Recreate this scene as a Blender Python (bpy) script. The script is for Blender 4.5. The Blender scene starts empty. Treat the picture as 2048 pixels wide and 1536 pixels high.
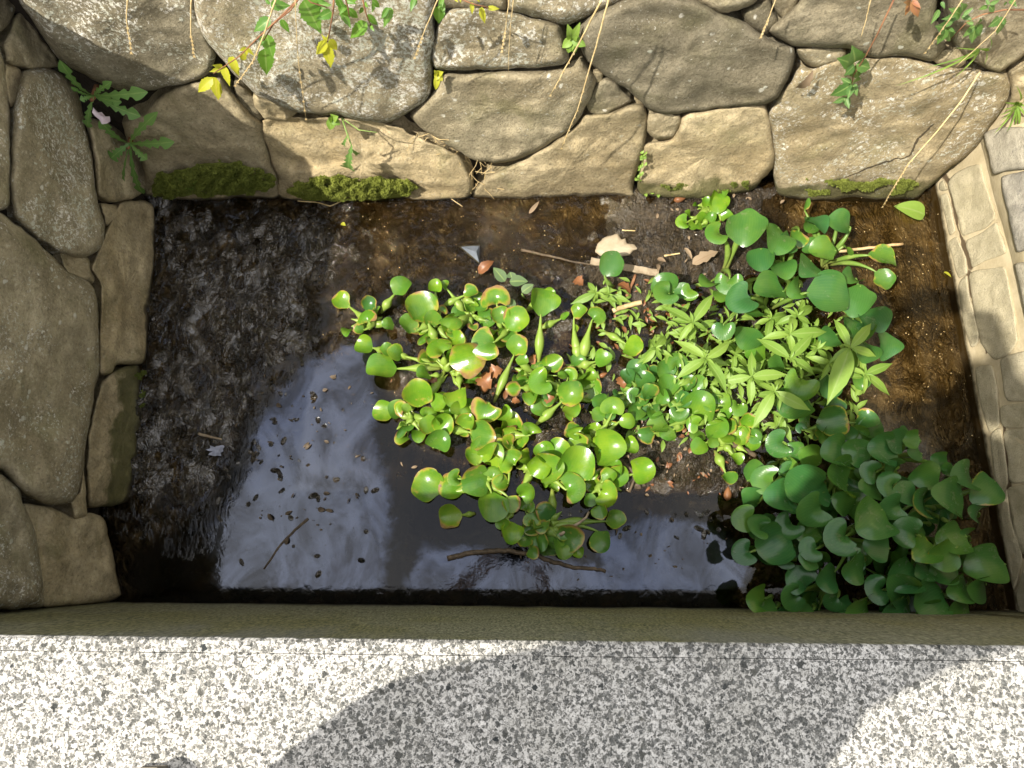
import bpy, math, random
import numpy as np
from mathutils import Vector, noise, Matrix

random.seed(7); np.random.seed(7)
scene = bpy.context.scene
COL = scene.collection
R = math.radians
V = Vector

# ------------------------------------------------------------------ camera geometry
F_PX, TH, CAM_H = 1479.0, R(77.0), 2.0
CS, SN = math.cos(TH), math.sin(TH)
CAM = V((0, 0, CAM_H)); FWD = V((0, CS, -SN)); UP = V((0, SN, CS)); RT = V((1, 0, 0))
PAVE = 0.82                       # pavement level above the water
NEAR_Y = -0.13                    # inner face of the kerb wall
LIGHT = V((0.6, 0.35, -1.0))      # direction the sunlight travels

def ray(px, py):
    return RT * ((px - 1024) / F_PX) + UP * ((768 - py) / F_PX) + FWD
def at(px, py, z=0.0):
    d = ray(px, py); t = (z - CAM_H) / d.z
    return CAM + d * t
class Plane:
    def __init__(s, o, n):
        s.o = V(o); s.n = V(n).normalized()
    def hit(s, px, py, off=0.0):
        d = ray(px, py); t = ((s.o + s.n * off) - CAM).dot(s.n) / d.dot(s.n)
        return CAM + d * t
    def hit_pt(s, p, off=0.0):
        d = p - CAM; t = ((s.o + s.n * off) - CAM).dot(s.n) / d.dot(s.n)
        return CAM + d * t
FAR = Plane((0, 1.035, 0), (0, -1, 0.15))
LEFT = Plane((-1.03, 0, 0), (1, 0.02, 0.08))
RIGHT = Plane((1.275, 0.46, 0), (-1, -0.045, 0.03))

# ------------------------------------------------------------------ object helpers
def tag(o, label=None, cat=None, group=None, kind=None):
    if label: o["label"] = label
    if cat: o["category"] = cat
    if group: o["group"] = group
    if kind: o["kind"] = kind
    return o
def root(name, loc, label, cat, group=None):
    o = bpy.data.objects.new(name, None); COL.objects.link(o); o.location = loc
    o.empty_display_size = 0.05
    return tag(o, label, cat, group)
class MB:
    def __init__(s): s.v = []; s.f = []; s.a = {}
    def add(s, verts, faces, **attrs):
        b = len(s.v); s.v.extend([tuple(p) for p in verts]); s.f.extend([tuple(i + b for i in f) for f in faces])
        for k, vals in attrs.items():
            arr = s.a.setdefault(k, []); arr.extend([0.0] * (b - len(arr))); arr.extend(vals)
        return s
    def build(s, name, mat, parent=None, base=None, smooth=True):
        """base: world position of the owning thing; verts are given in world space."""
        o_base = V(base) if base is not None else V((0, 0, 0))
        me = bpy.data.meshes.new(name)
        me.from_pydata([(x - o_base.x, y - o_base.y, z - o_base.z) for x, y, z in s.v], [], s.f)
        for k, vals in s.a.items():
            vals = list(vals) + [0.0] * (len(s.v) - len(vals))
            at_ = me.attributes.new(k, 'FLOAT', 'POINT'); at_.data.foreach_set('value', vals)
        if smooth: me.polygons.foreach_set('use_smooth', [True] * len(me.polygons))
        me.materials.append(mat); me.update()
        o = bpy.data.objects.new(name, me); COL.objects.link(o)
        if parent is not None: o.parent = parent
        else: o.location = o_base
        return o

def tube(pts, radii, seg=8, caps=True):
    pts = [V(p) for p in pts]; n = len(pts)
    if not hasattr(radii, '__len__'): radii = [radii] * n
    vs, fs = [], []; t0 = (pts[1] - pts[0]).normalized()
    ref = V((0, 0, 1)) if abs(t0.z) < 0.9 else V((1, 0, 0))
    side = t0.cross(ref).normalized()
    for i in range(n):
        t = (pts[min(i + 1, n - 1)] - pts[max(i - 1, 0)]).normalized()
        side = (side - t * side.dot(t)).normalized(); bi = t.cross(side)
        for k in range(seg):
            a = 2 * math.pi * k / seg
            vs.append(pts[i] + (side * math.cos(a) + bi * math.sin(a)) * radii[i])
    for i in range(n - 1):
        for k in range(seg):
            k2 = (k + 1) % seg
            fs.append((i * seg + k, i * seg + k2, (i + 1) * seg + k2, (i + 1) * seg + k))
    if caps:
        fs.append(tuple(range(seg - 1, -1, -1))); fs.append(tuple((n - 1) * seg + k for k in range(seg)))
    return vs, fs
def bez(p0, p1, p2, n):
    return [p0 * (1 - t) ** 2 + p1 * 2 * t * (1 - t) + p2 * t * t for t in [i / (n - 1) for i in range(n)]]
def box(x0, x1, y0, y1, z0, z1):
    vs = [(x, y, z) for z in (z0, z1) for y in (y0, y1) for x in (x0, x1)]
    fs = [(0, 2, 3, 1), (4, 5, 7, 6), (0, 1, 5, 4), (2, 6, 7, 3), (0, 4, 6, 2), (1, 3, 7, 5)]
    return vs, fs

# ------------------------------------------------------------------ node helpers
class NT:
    def __init__(s, name):
        s.m = bpy.data.materials.new(name); s.m.use_nodes = True
        s.t = s.m.node_tree; s.t.nodes.clear()
        s.out = s.t.nodes.new('ShaderNodeOutputMaterial')
    def n(s, typ, **kw):
        nd = s.t.nodes.new('ShaderNode' + typ)
        ins = kw.pop('ins', {})
        for k, v in kw.items(): setattr(nd, k, v)
        for k, v in ins.items(): s.put(nd.inputs[k], v)
        return nd
    def put(s, sock, v):
        if isinstance(v, bpy.types.NodeSocket): s.t.links.new(v, sock)
        elif isinstance(v, tuple) and len(v) == 3 and sock.type == 'RGBA': sock.default_value = (*v, 1)
        else: sock.default_value = v
    def pos(s): return s.n('NewGeometry').outputs['Position']
    def off(s, vec, k=17.0):
        r = s.n('ObjectInfo').outputs['Random']
        m = s.n('VectorMath', operation='MULTIPLY_ADD')
        c = s.n('CombineXYZ', ins={0: r, 1: r, 2: r}).outputs[0]
        s.put(m.inputs[0], c); m.inputs[1].default_value = (k, k * 1.7, k * 0.6); s.put(m.inputs[2], vec)
        return m.outputs[0]
    def scale(s, vec, xyz):
        m = s.n('VectorMath', operation='MULTIPLY'); s.put(m.inputs[0], vec); m.inputs[1].default_value = xyz
        return m.outputs[0]
    def noise(s, vec, sc, det=6, rough=0.55, dist=0.0, col=False):
        nd = s.n('TexNoise', ins={'Scale': sc, 'Detail': det, 'Roughness': rough, 'Distortion': dist})
        s.put(nd.inputs['Vector'], vec)
        return nd.outputs['Color' if col else 'Fac']
    def voro(s, vec, sc, out='Distance', feature='F1', rnd=1.0):
        nd = s.n('TexVoronoi', feature=feature, ins={'Scale': sc, 'Randomness': rnd})
        s.put(nd.inputs['Vector'], vec)
        return nd.outputs[out]
    def math(s, op, a, b=0.0, c=0.0, clamp=False):
        nd = s.n('Math', operation=op, use_clamp=clamp)
        s.put(nd.inputs[0], a); s.put(nd.inputs[1], b); s.put(nd.inputs[2], c)
        return nd.outputs[0]
    def rng(s, v, a, b, c=0.0, d=1.0, smooth=True):
        nd = s.n('MapRange', interpolation_type='SMOOTHSTEP' if smooth else 'LINEAR', clamp=True)
        s.put(nd.inputs['Value'], v); s.put(nd.inputs['From Min'], a); s.put(nd.inputs['From Max'], b)
        s.put(nd.inputs['To Min'], c); s.put(nd.inputs['To Max'], d)
        return nd.outputs['Result']
    def mix(s, f, a, b, mode='MIX'):
        nd = s.n('Mix', data_type='RGBA', blend_type=mode)
        s.put(nd.inputs['Factor'], f); s.put(nd.inputs[6], a); s.put(nd.inputs[7], b)
        return nd.outputs[2]
    def attr(s, name): return s.n('Attribute', attribute_name=name).outputs['Fac']
    def oattr(s, name): return s.n('Attribute', attribute_name=name, attribute_type='OBJECT').outputs['Fac']
    def sep(s, vec, i): 
        nd = s.n('SeparateXYZ'); s.put(nd.inputs[0], vec); return nd.outputs[i]
    def bump(s, h, strength=0.5, dist=0.01, normal=None):
        nd = s.n('Bump', ins={'Strength': strength, 'Distance': dist}); s.put(nd.inputs['Height'], h)
        if normal is not None: s.put(nd.inputs['Normal'], normal)
        return nd.outputs[0]
    def bsdf(s, color, rough=0.8, normal=None, spec=0.4, **kw):
        nd = s.n('BsdfPrincipled'); s.put(nd.inputs['Base Color'], color); s.put(nd.inputs['Roughness'], rough)
        s.put(nd.inputs['Specular IOR Level'], spec)
        if normal is not None: s.put(nd.inputs['Normal'], normal)
        for k, v in kw.items(): s.put(nd.inputs[k.replace('_', ' ')], v)
        return nd.outputs[0]
    def shmix(s, f, a, b):
        nd = s.n('MixShader'); s.put(nd.inputs[0], f); s.put(nd.inputs[1], a); s.put(nd.inputs[2], b); return nd.outputs[0]
    def done(s, sh):
        s.t.links.new(sh, s.out.inputs['Surface']); return s.m

# ------------------------------------------------------------------ materials
def polyline_dist(t, a, b, pts):
    """distance of (a, b) to a polyline given in the same two world axes"""
    best = None
    for (x0, y0), (x1, y1) in zip(pts[:-1], pts[1:]):
        dx, dy = x1 - x0, y1 - y0; L2 = dx * dx + dy * dy
        pa, pb = t.math('SUBTRACT', a, x0), t.math('SUBTRACT', b, y0)
        h = t.math('DIVIDE', t.math('ADD', t.math('MULTIPLY', pa, dx), t.math('MULTIPLY', pb, dy)), L2, clamp=True)
        ex, ey = t.math('SUBTRACT', pa, t.math('MULTIPLY', h, dx)), t.math('SUBTRACT', pb, t.math('MULTIPLY', h, dy))
        d = t.math('SQRT', t.math('ADD', t.math('MULTIPLY', ex, ex), t.math('MULTIPLY', ey, ey)))
        best = d if best is None else t.math('MINIMUM', best, d)
    return best
def crack_mask(t, p, i, j, lines, w):
    wob = t.n('VectorMath', operation='MULTIPLY_ADD'); t.put(wob.inputs[0], t.noise(p, 60, 4, 0.7, 0, True)); wob.inputs[1].default_value = (.012, .012, .012); t.put(wob.inputs[2], p)
    q = wob.outputs[0]; a, b = t.math('SUBTRACT', t.sep(q, i), .006), t.math('SUBTRACT', t.sep(q, j), .006); m = None
    ww = t.math('MULTIPLY', t.rng(t.noise(p, 9, 2), .3, .65, .25, 1.3), w)
    for pts in lines:
        d = polyline_dist(t, a, b, pts); k = t.rng(t.math('DIVIDE', d, ww), .6, 1.2, 1, 0); m = k if m is None else t.math('MAXIMUM', m, k)
    return m
def stone_material(cracks=None):
    t = NT('wall stone'); p = t.off(t.pos())
    warm, lich, rough_, light = t.oattr('warm'), t.oattr('lichen'), t.oattr('grain'), t.oattr('light')
    z = t.sep(t.pos(), 2)
    big = t.rng(t.noise(p, 4.5, 5, 0.6, 0.6), 0.3, 0.7)
    mid = t.rng(t.noise(p, 22, 6, 0.65), 0.3, 0.72)
    fine = t.noise(p, 140, 4, 0.7)
    grey = t.mix(big, (0.215, 0.188, 0.122), (0.41, 0.365, 0.255))
    tan = t.mix(big, (0.41, 0.315, 0.165), (0.62, 0.50, 0.295))
    c = t.mix(warm, grey, tan)
    c = t.mix(t.math('MULTIPLY', mid, 0.55), c, (0.125, 0.105, 0.06))
    olive = t.rng(t.noise(p, 7, 4, 0.6, 0.3), 0.52, 0.72)
    c = t.mix(t.math('MULTIPLY', olive, 0.45), c, (0.17, 0.16, 0.065))
    fleck = t.rng(fine, 0.33, 0.5)
    c = t.mix(t.math('MULTIPLY', t.math('SUBTRACT', 1.0, fleck), 0.42), c, (0.065, 0.052, 0.032))
    c = t.mix(t.math('MULTIPLY', t.rng(fine, 0.56, 0.68), 0.5), c, (0.52, 0.47, 0.34))
    c = t.mix(1.0, c, t.n('CombineXYZ', ins={0: light, 1: light, 2: light}).outputs[0], 'MULTIPLY')
    # lichen: clusters of small pale scales
    zone = t.rng(t.noise(p, 6.5, 4, 0.6, 0.8), 0.36, 0.60)
    sp = t.noise(p, 115, 6, 0.78, 0.3)
    zone = t.math('ADD', zone, t.math('MULTIPLY', t.math('SUBTRACT', lich, 0.55), 1.1), clamp=True)
    lev = t.math('MULTIPLY', zone, lich)
    thr = t.math('SUBTRACT', 0.70, t.math('MULTIPLY', lev, 0.205))
    scal = t.rng(t.math('SUBTRACT', sp, thr), 0.0, 0.03)
    spots = t.math('MULTIPLY', t.rng(t.voro(t.mix(0.02, p, t.noise(p, 30, 3, 0.5, 0, True)), 24), 0.10, 0.17, 1, 0),
                   t.rng(t.math('ADD', t.noise(p, 9, 3), t.math('MULTIPLY', lich, 0.14)), 0.50, 0.56))
    lm = t.math('MAXIMUM', scal, t.math('MULTIPLY', spots, 0.8))
    lm = t.math('MULTIPLY', lm, t.rng(lich, 0.0, 0.2))
    lcol = t.mix(t.rng(t.noise(p, 18, 3), 0.4, 0.6), (0.80, 0.76, 0.66), (0.60, 0.60, 0.48))
    c = t.mix(t.math('MULTIPLY', lm, 0.92), c, lcol)
    # algae and the wet rim at the waterline
    zz = t.math('ADD', z, t.math('MULTIPLY', t.math('SUBTRACT', t.noise(t.pos(), 9, 6, 0.65), 0.5), 0.22))
    alg = t.math('MULTIPLY', t.rng(zz, 0.060, 0.095, 1, 0), t.oattr('algae'))
    c = t.mix(t.math('MULTIPLY', alg, 0.8), c, t.mix(t.noise(p, 60, 4), (0.035, 0.045, 0.010), (0.09, 0.085, 0.02)))
    zw = t.math('ADD', z, t.math('MULTIPLY', t.math('SUBTRACT', t.noise(t.pos(), 26, 4), 0.5), 0.03))
    wet = t.rng(zw, 0.005, 0.02, 1, 0)
    c = t.mix(t.math('MULTIPLY', wet, 0.85), c, (0.028, 0.022, 0.012))
    if cracks: ck = crack_mask(t, t.pos(), 0, 2, cracks, .0042); c = t.mix(t.math('MULTIPLY', ck, .9), c, (.045, .032, .018))
    b1 = t.bump(t.noise(p, 38, 8, 0.70, 0.2), t.math('MULTIPLY_ADD', rough_, 0.8, 0.3), 0.013)
    b2 = t.bump(t.noise(p, 150, 6, 0.78), t.math('MULTIPLY_ADD', rough_, 0.6, 0.4), 0.0065, b1)
    b3 = t.bump(lm, 0.5, 0.0015, b2)
    r = t.math('SUBTRACT', 0.92, t.math('MULTIPLY', wet, 0.6))
    return t.done(t.bsdf(c, r, b3, 0.3))

def earth_material():
    t = NT('earth'); p = t.pos()
    c = t.mix(t.noise(p, 30, 6), (0.015, 0.011, 0.007), (0.06, 0.044, 0.026))
    return t.done(t.bsdf(c, 0.95, t.bump(t.noise(p, 70, 7, 0.7), 1.0, 0.02)))

def mud_material():
    t = NT('mud'); p = t.pos(); dry = t.attr('dry')
    n1 = t.noise(p, 14, 6, 0.6)
    c = t.mix(t.rng(n1, 0.3, 0.7), (0.013, 0.009, 0.005), (0.040, 0.028, 0.015))
    sand = t.attr('sand')
    c = t.mix(sand, c, t.mix(t.rng(t.noise(p, 9, 5, 0.65, 0.5), 0.35, 0.68), (0.070, 0.055, 0.026), (0.20, 0.158, 0.082)))
    c = t.mix(t.math('MULTIPLY', dry, 0.9), c, t.mix(t.rng(t.noise(p, 55, 6, 0.7), 0.3, 0.7), (0.017, 0.012, 0.007), (0.088, 0.062, 0.033)))
    bits = t.rng(t.noise(t.scale(p, (1, 0.5, 1)), 160, 4, 0.7), 0.62, 0.70)
    c = t.mix(t.math('MULTIPLY', bits, 0.5), c, (0.11, 0.065, 0.025))
    st = t.noise(t.scale(p, (1.0, 0.6, 1)), 27, 6, 0.66, 2.2)
    rid = t.math('ABSOLUTE', t.math('SUBTRACT', t.noise(t.scale(p, (1.0, 0.55, 1)), 18, 4, 0.6, 2.5), 0.5))
    crease = t.math('POWER', t.math('SUBTRACT', 1.0, t.math('MULTIPLY', rid, 2.0), clamp=True), 7.0)
    crz = t.math('MULTIPLY', crease, t.math('ADD', t.rng(t.noise(p, 12, 3), .38, .6), .15))
    h = t.math('ADD', t.math('ADD', t.math('MULTIPLY', st, t.math('MULTIPLY_ADD', dry, .5, .22)), t.math('MULTIPLY', crz, .75)), t.math('MULTIPLY', t.noise(p, 130, 3, 0.6, 0.8), t.math('MULTIPLY_ADD', dry, .5, .10)))
    nb = t.bump(h, t.math('MULTIPLY_ADD', dry, 0.0, 0.95), 0.020)
    r = t.math('MULTIPLY_ADD', dry, 0.26, t.rng(t.noise(p, 35, 4), 0.3, 0.75, 0.10, 0.34))
    return t.done(t.bsdf(c, r, nb, 0.6, Coat_Weight=t.math('SUBTRACT', 1.0, t.math('MULTIPLY', dry, 0.78)), Coat_Roughness=0.05, Coat_IOR=t.math('MULTIPLY_ADD', dry, -.25, 1.78), Coat_Normal=nb))

def water_material():
    t = NT('water'); p = t.pos(); film = t.attr('film')
    brk = t.noise(p, 20, 7, 0.68, 0.7)
    f = t.math('ADD', film, t.math('ADD', t.math('MULTIPLY', t.math('SUBTRACT', brk, 0.5), 1.1), t.math('MULTIPLY', t.math('SUBTRACT', t.noise(p, 5, 4, 0.6, 0.8), 0.5), 0.8)))
    f = t.rng(f, 0.30, 0.72)
    specks = t.rng(t.math('ADD', t.voro(t.mix(0.012, p, t.noise(p, 90, 3, 0.5, 0, True)), 40), t.math('MULTIPLY', t.noise(p, 7, 3), 0.62)), 0.31, 0.36)
    f = t.math('MULTIPLY', f, specks)
    smoke = t.rng(t.noise(t.scale(p, (1, 0.6, 1)), 7, 7, 0.66, 1.6), 0.32, 0.66, 0.22, 1.0)
    f = t.math('MULTIPLY', f, smoke)
    rip = t.attr('rip'); wr = t.noise(t.scale(p, (1.0, 0.6, 1)), 30, 5, 0.6, 2.2)
    rd = t.math('ABSOLUTE', t.math('SUBTRACT', t.noise(t.scale(p, (1., .55, 1)), 16, 4, .6, 2.5), .5)); rd = t.math('POWER', t.math('SUBTRACT', 1.0, t.math('MULTIPLY', rd, 2.0), clamp=True), 8.0)
    wr = t.math('ADD', t.math('MULTIPLY', wr, .2), t.math('MULTIPLY', rd, t.rng(t.noise(p, 11, 3), .42, .62, .0, .6)))
    b = t.bump(wr, t.math('MULTIPLY', rip, 0.9), 0.018, t.bump(t.noise(p, 26, 4, 0.55, 0.6), 0.06, 0.006))
    fr = t.n('Fresnel', ins={'IOR': 1.36}); t.put(fr.inputs['Normal'], b)
    gl = t.n('BsdfGlossy', ins={'Roughness': 0.03, 'Color': (0.95, 0.97, 1.0)}); t.put(gl.inputs['Normal'], b)
    clear = t.shmix(fr.outputs[0], t.n('BsdfTransparent', ins={'Color': t.mix(t.attr('deep'), (0.66, 0.56, 0.38), (0.17, 0.135, 0.085))}).outputs[0], gl.outputs[0])
    # greasy bacterial film: a thin, far more reflective skin with a little grey body
    glf = t.n('BsdfGlossy', ins={'Roughness': 0.05, 'Color': (0.60, 0.70, 0.98)}); t.put(glf.inputs['Normal'], b)
    dust = t.rng(t.noise(p, 420, 2, 0.8), 0.70, 0.78, 0.0, 0.7)
    body = t.n('BsdfDiffuse'); t.put(body.inputs['Color'], t.mix(dust, (0.06, 0.064, 0.075), (0.5, 0.5, 0.52)))
    under = t.shmix(t.math('MULTIPLY', t.math('SUBTRACT', 1.0, rip, clamp=True), t.math('MULTIPLY', t.rng(film, .3, .8), .28)), t.n('BsdfTransparent', ins={'Color': t.mix(t.attr('deep'), (0.6, 0.5, 0.35), (0.16, 0.13, 0.085))}).outputs[0], body.outputs[0])
    filmsh = t.shmix(FILM_REFL, under, glf.outputs[0])
    return t.done(t.shmix(f, clear, filmsh))
FILM_REFL = 0.105

def pavement_material():
    t = NT('exposed aggregate'); p0 = t.pos(); p0 = t.scale(p0, (1, 1, 0.0))
    warp = t.n('VectorMath', operation='MULTIPLY_ADD'); t.put(warp.inputs[0], t.noise(p0, 120, 4, 0.7, 0, True))
    warp.inputs[1].default_value = (0.017, 0.017, 0); t.put(warp.inputs[2], p0); p = warp.outputs[0]
    def layer(sc, lo, hi, soft):
        nd = t.n('TexVoronoi', feature='F1', ins={'Scale': sc, 'Randomness': 1.0}); t.put(nd.inputs['Vector'], p)
        rr = t.sep(nd.outputs['Color'], 0); thr = t.math('MULTIPLY_ADD', rr, hi - lo, lo)
        m = t.rng(t.math('SUBTRACT', thr, nd.outputs['Distance']), 0.0, soft)
        return m, t.sep(nd.outputs['Color'], 1)
    m0, r0 = layer(70, -1.3, 0.46, 0.08)
    m1, r1 = layer(165, 0.22, 0.68, 0.14)
    m2, r2 = layer(330, 0.22, 0.70, 0.2)
    m3 = t.rng(t.noise(p0, 230, 5, 0.78), 0.49, 0.58)
    dens = t.rng(t.noise(p0, 3.0, 4), 0.3, 0.7, 0.75, 1.0)
    cem = t.mix(t.rng(t.noise(p0, 60, 6, 0.7), 0.3, 0.7), (0.40, 0.385, 0.35), (0.62, 0.60, 0.555))
    cem = t.mix(t.rng(t.noise(p0, 4, 6, .6), 0.42, 0.66, 0, 0.6), cem, (0.36, 0.345, 0.30))
    pc1 = t.mix(r1, (0.024, 0.027, 0.026), (0.12, 0.117, 0.10)); pc2 = t.mix(r2, (0.035, 0.037, 0.034), (0.19, 0.183, 0.16))
    pc1 = t.mix(t.rng(t.noise(p0, 260, 4, 0.7), 0.4, 0.7), pc1, t.mix(0.5, pc1, (0.33, 0.33, 0.31)))
    c = t.mix(t.math('MULTIPLY', m3, 0.55), cem, (0.11, 0.108, 0.095)); c = t.mix(t.math('MULTIPLY', m2, t.math('MULTIPLY', dens, 0.9)), c, pc2); c = t.mix(t.math('MULTIPLY', m1, t.rng(r1, 0.0, 0.25, 0.55, 1.0)), c, pc1); c = t.mix(m0, c, t.mix(r0, (0.03, 0.034, 0.034), (0.13, 0.125, 0.105)))
    h = t.math('ADD', t.math('MULTIPLY', m1, 0.8), t.math('ADD', t.math('MULTIPLY', m2, 0.4), t.math('MULTIPLY', t.noise(p0, 210, 5, 0.7), 0.6)))
    return t.done(t.bsdf(c, 0.85, t.bump(h, 0.8, 0.005), 0.3))

def kerb_material():
    t = NT('algae concrete'); p = t.pos(); q = t.scale(p, (1, 1, 1.0))
    z = t.sep(p, 2)
    st = t.noise(t.scale(p, (1, 1, 0.28)), 210, 5, 0.72)
    c = t.mix(t.rng(st, 0.3, 0.72), (0.045, 0.046, 0.027), (0.29, 0.28, 0.185))
    g = t.math('MULTIPLY', t.rng(t.noise(q, 2.2, 5, 0.6), 0.38, 0.62), 0.7)
    c = t.mix(g, c, t.mix(t.rng(st, 0.3, 0.7), (0.03, 0.034, 0.011), (0.235, 0.215, 0.08)))
    grey = t.rng(t.math('ADD', t.noise(t.scale(p, (1, 1, 0.3)), 5, 4), t.math('MULTIPLY', t.math('SUBTRACT', z, 0.45), 0.6)), 0.55, 0.85)
    c = t.mix(t.math('MULTIPLY', grey, 0.8), c, t.mix(st, (0.05, 0.052, 0.042), (0.25, 0.245, 0.21)))
    c = t.mix(t.rng(z, 0.0, 0.06, 0.9, 0.0), c, (0.015, 0.014, 0.008))
    return t.done(t.bsdf(c, 0.85, t.bump(st, 0.7, 0.006), 0.3))

def block_material():
    t = NT('dressed stone'); p = t.off(t.pos()); z = t.sep(t.pos(), 2)
    g = t.oattr('grey')
    n1 = t.rng(t.noise(p, 26, 6, 0.7), 0.32, 0.7); n2 = t.noise(p, 260, 4, 0.75)
    c = t.mix(n1, (0.385, 0.335, 0.212), (0.505, 0.443, 0.295))
    c2 = t.mix(n1, (0.25, 0.23, 0.19), (0.46, 0.42, 0.34)); c2 = t.mix(t.rng(t.noise(p, 40, 4, 0.7), 0.58, 0.72), c2, (0.13, 0.127, 0.125))
    c = t.mix(g, c, c2)
    c = t.mix(t.rng(n2, 0.3, 0.5, 0.55, 0), c, (0.15, 0.15, 0.125))
    rim = t.rng(t.math('ADD', z, t.math('MULTIPLY', t.noise(t.pos(), 45, 4), 0.02)), 0.012, 0.028, 1, 0)
    c = t.mix(t.math('MULTIPLY', rim, 0.9), c, t.mix(t.noise(p, 80, 3), (0.03, 0.022, 0.008), (0.16, 0.11, 0.02)))
    return t.done(t.bsdf(c, 0.9, t.bump(t.math('ADD', n2, t.noise(p, 60, 6, 0.7)), 0.7, 0.005), 0.3))
def mortar_material(cracks):
    t = NT('sandy mortar'); p = t.pos(); z = t.sep(p, 2)
    c = t.mix(t.rng(t.noise(p, 18, 6, 0.65), 0.3, 0.7), (0.40, 0.33, 0.20), (0.52, 0.44, 0.285))
    cr = crack_mask(t, p, 1, 2, cracks, .0105); c = t.mix(t.math('MULTIPLY', cr, 0.9), c, (0.06, 0.036, 0.017))
    rim = t.rng(t.math('ADD', z, t.math('MULTIPLY', t.noise(p, 45, 4), 0.02)), 0.012, 0.028, 1, 0)
    c = t.mix(t.math('MULTIPLY', rim, 0.92), c, (0.03, 0.022, 0.008))
    return t.done(t.bsdf(c, 0.95, t.bump(t.noise(p, 120, 6, 0.7), 0.4, 0.004), 0.2))

def hyacinth_material():
    t = NT('hyacinth blade'); p = t.off(t.pos())
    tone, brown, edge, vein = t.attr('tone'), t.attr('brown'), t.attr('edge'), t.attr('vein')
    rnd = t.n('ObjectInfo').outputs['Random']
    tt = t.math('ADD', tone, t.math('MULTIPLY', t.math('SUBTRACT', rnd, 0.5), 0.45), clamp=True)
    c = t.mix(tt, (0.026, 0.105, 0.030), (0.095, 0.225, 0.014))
    c = t.mix(t.math('MULTIPLY', t.rng(t.noise(p, 15, 5, 0.6), 0.38, 0.68), 0.6), c, t.mix(tt, (0.045, 0.145, 0.03), (0.24, 0.34, 0.02)))
    vn = t.rng(t.n('TexWave', wave_type='BANDS', bands_direction='X', ins={'Scale': 1.0, 'Distortion': 0.0, 'Vector': t.n('CombineXYZ', ins={0: t.math('MULTIPLY', vein, 2.6)}).outputs[0]}).outputs['Fac'], 0.0, 0.25, 1, 0)
    c = t.mix(t.math('MULTIPLY', vn, 0.07), c, (0.25, 0.40, 0.10))
    rimn = t.math('ADD', edge, t.math('MULTIPLY', t.math('SUBTRACT', t.noise(p, 13, 5, 0.62), 0.5), 2.1))
    yel = t.math('MULTIPLY', t.rng(rimn, t.math('SUBTRACT', 1.06, t.math('MULTIPLY', brown, 0.5)), 1.16), t.rng(brown, 0.05, 0.2))
    c = t.mix(t.math('MULTIPLY', yel, 0.85), c, (0.42, 0.36, 0.035))
    br = t.math('MULTIPLY', t.rng(rimn, t.math('SUBTRACT', 1.16, t.math('MULTIPLY', brown, 0.42)), 1.20), t.rng(brown, 0.05, 0.2))
    c = t.mix(br, c, t.mix(t.noise(p, 60, 3), (0.17, 0.075, 0.028), (0.36, 0.22, 0.11)))
    dusty = t.math('MULTIPLY', t.rng(t.noise(p, 40, 6, 0.7), 0.55, 0.75), t.rng(t.noise(p, 5, 2), 0.44, 0.6))
    blot = t.math('MULTIPLY', t.rng(t.noise(p, 34, 5, .7), .60, .68), t.rng(brown, .05, .5)); c = t.mix(t.math('MULTIPLY', blot, .75), c, (.33, .27, .05))
    c = t.mix(t.math('MULTIPLY', dusty, 0.5), c, (0.22, 0.18, 0.11))
    spots = t.rng(t.noise(p, 210, 3, 0.7), 0.70, 0.76)
    c = t.mix(t.math('MULTIPLY', spots, 0.5), c, (0.30, 0.30, 0.18))
    b = t.bump(t.math('ADD', t.math('MULTIPLY', vn, .05), t.math('MULTIPLY', t.noise(p, 30, 4), 1.3)), 0.22, 0.004)
    pr = t.bsdf(c, t.math('ADD', t.math('MULTIPLY_ADD', dusty, 0.3, 0.16), t.math('MULTIPLY', t.noise(p, 14, 3), 0.13)), b, 0.5)
    tr = t.n('BsdfTranslucent'); t.put(tr.inputs['Color'], t.mix(0.45, c, (0.34, 0.52, 0.02)))
    return t.done(t.shmix(0.27, pr, tr.outputs[0]))
def petiole_material():
    t = NT('hyacinth stalk'); p = t.off(t.pos()); tone = t.attr('tone')
    c = t.mix(tone, (0.09, 0.18, 0.035), (0.25, 0.36, 0.055))
    c = t.mix(t.rng(t.noise(t.scale(p, (1, 1, 1)), 30, 4), 0.5, 0.75, 0, 0.45), c, (0.36, 0.40, 0.12))
    foot = t.attr('foot'); c = t.mix(t.math('MULTIPLY', foot, 0.55), c, (0.16, 0.09, 0.04))
    pr = t.bsdf(c, 0.35, t.bump(t.noise(p, 120, 3), 0.12, 0.003), 0.4)
    tr = t.n('BsdfTranslucent', ins={'Color': (0.42, 0.52, 0.05)})
    return t.done(t.shmix(0.22, pr, tr.outputs[0]))
def leaf_material(name, ca, cb, trans=0.35, rough=0.5, rib=(0.3, 0.4, 0.12), spots=None, tcol=None):
    t = NT(name); p = t.off(t.pos()); u = t.attr('u')
    rnd = t.n('ObjectInfo').outputs['Random']
    c = t.mix(t.math('ADD', t.math('MULTIPLY', rnd, 0.6), t.math('MULTIPLY', t.noise(p, 30, 4), 0.5), clamp=True), ca, cb)
    c = t.mix(t.rng(u, 0.04, 0.14, 0.55, 0.0), c, rib)
    side = t.noise(p, 90, 4)
    if spots: c = t.mix(t.rng(t.noise(p, 26, 5, 0.65), 0.58, 0.66, 0, 0.85), c, spots)
    pr = t.bsdf(c, rough, t.bump(side, 0.25, 0.004), 0.4)
    tr = t.n('BsdfTranslucent'); t.put(tr.inputs['Color'], t.mix(0.5, c, tcol or (0.35, 0.5, 0.03)))
    return t.done(t.shmix(trans, pr, tr.outputs[0]))
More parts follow.
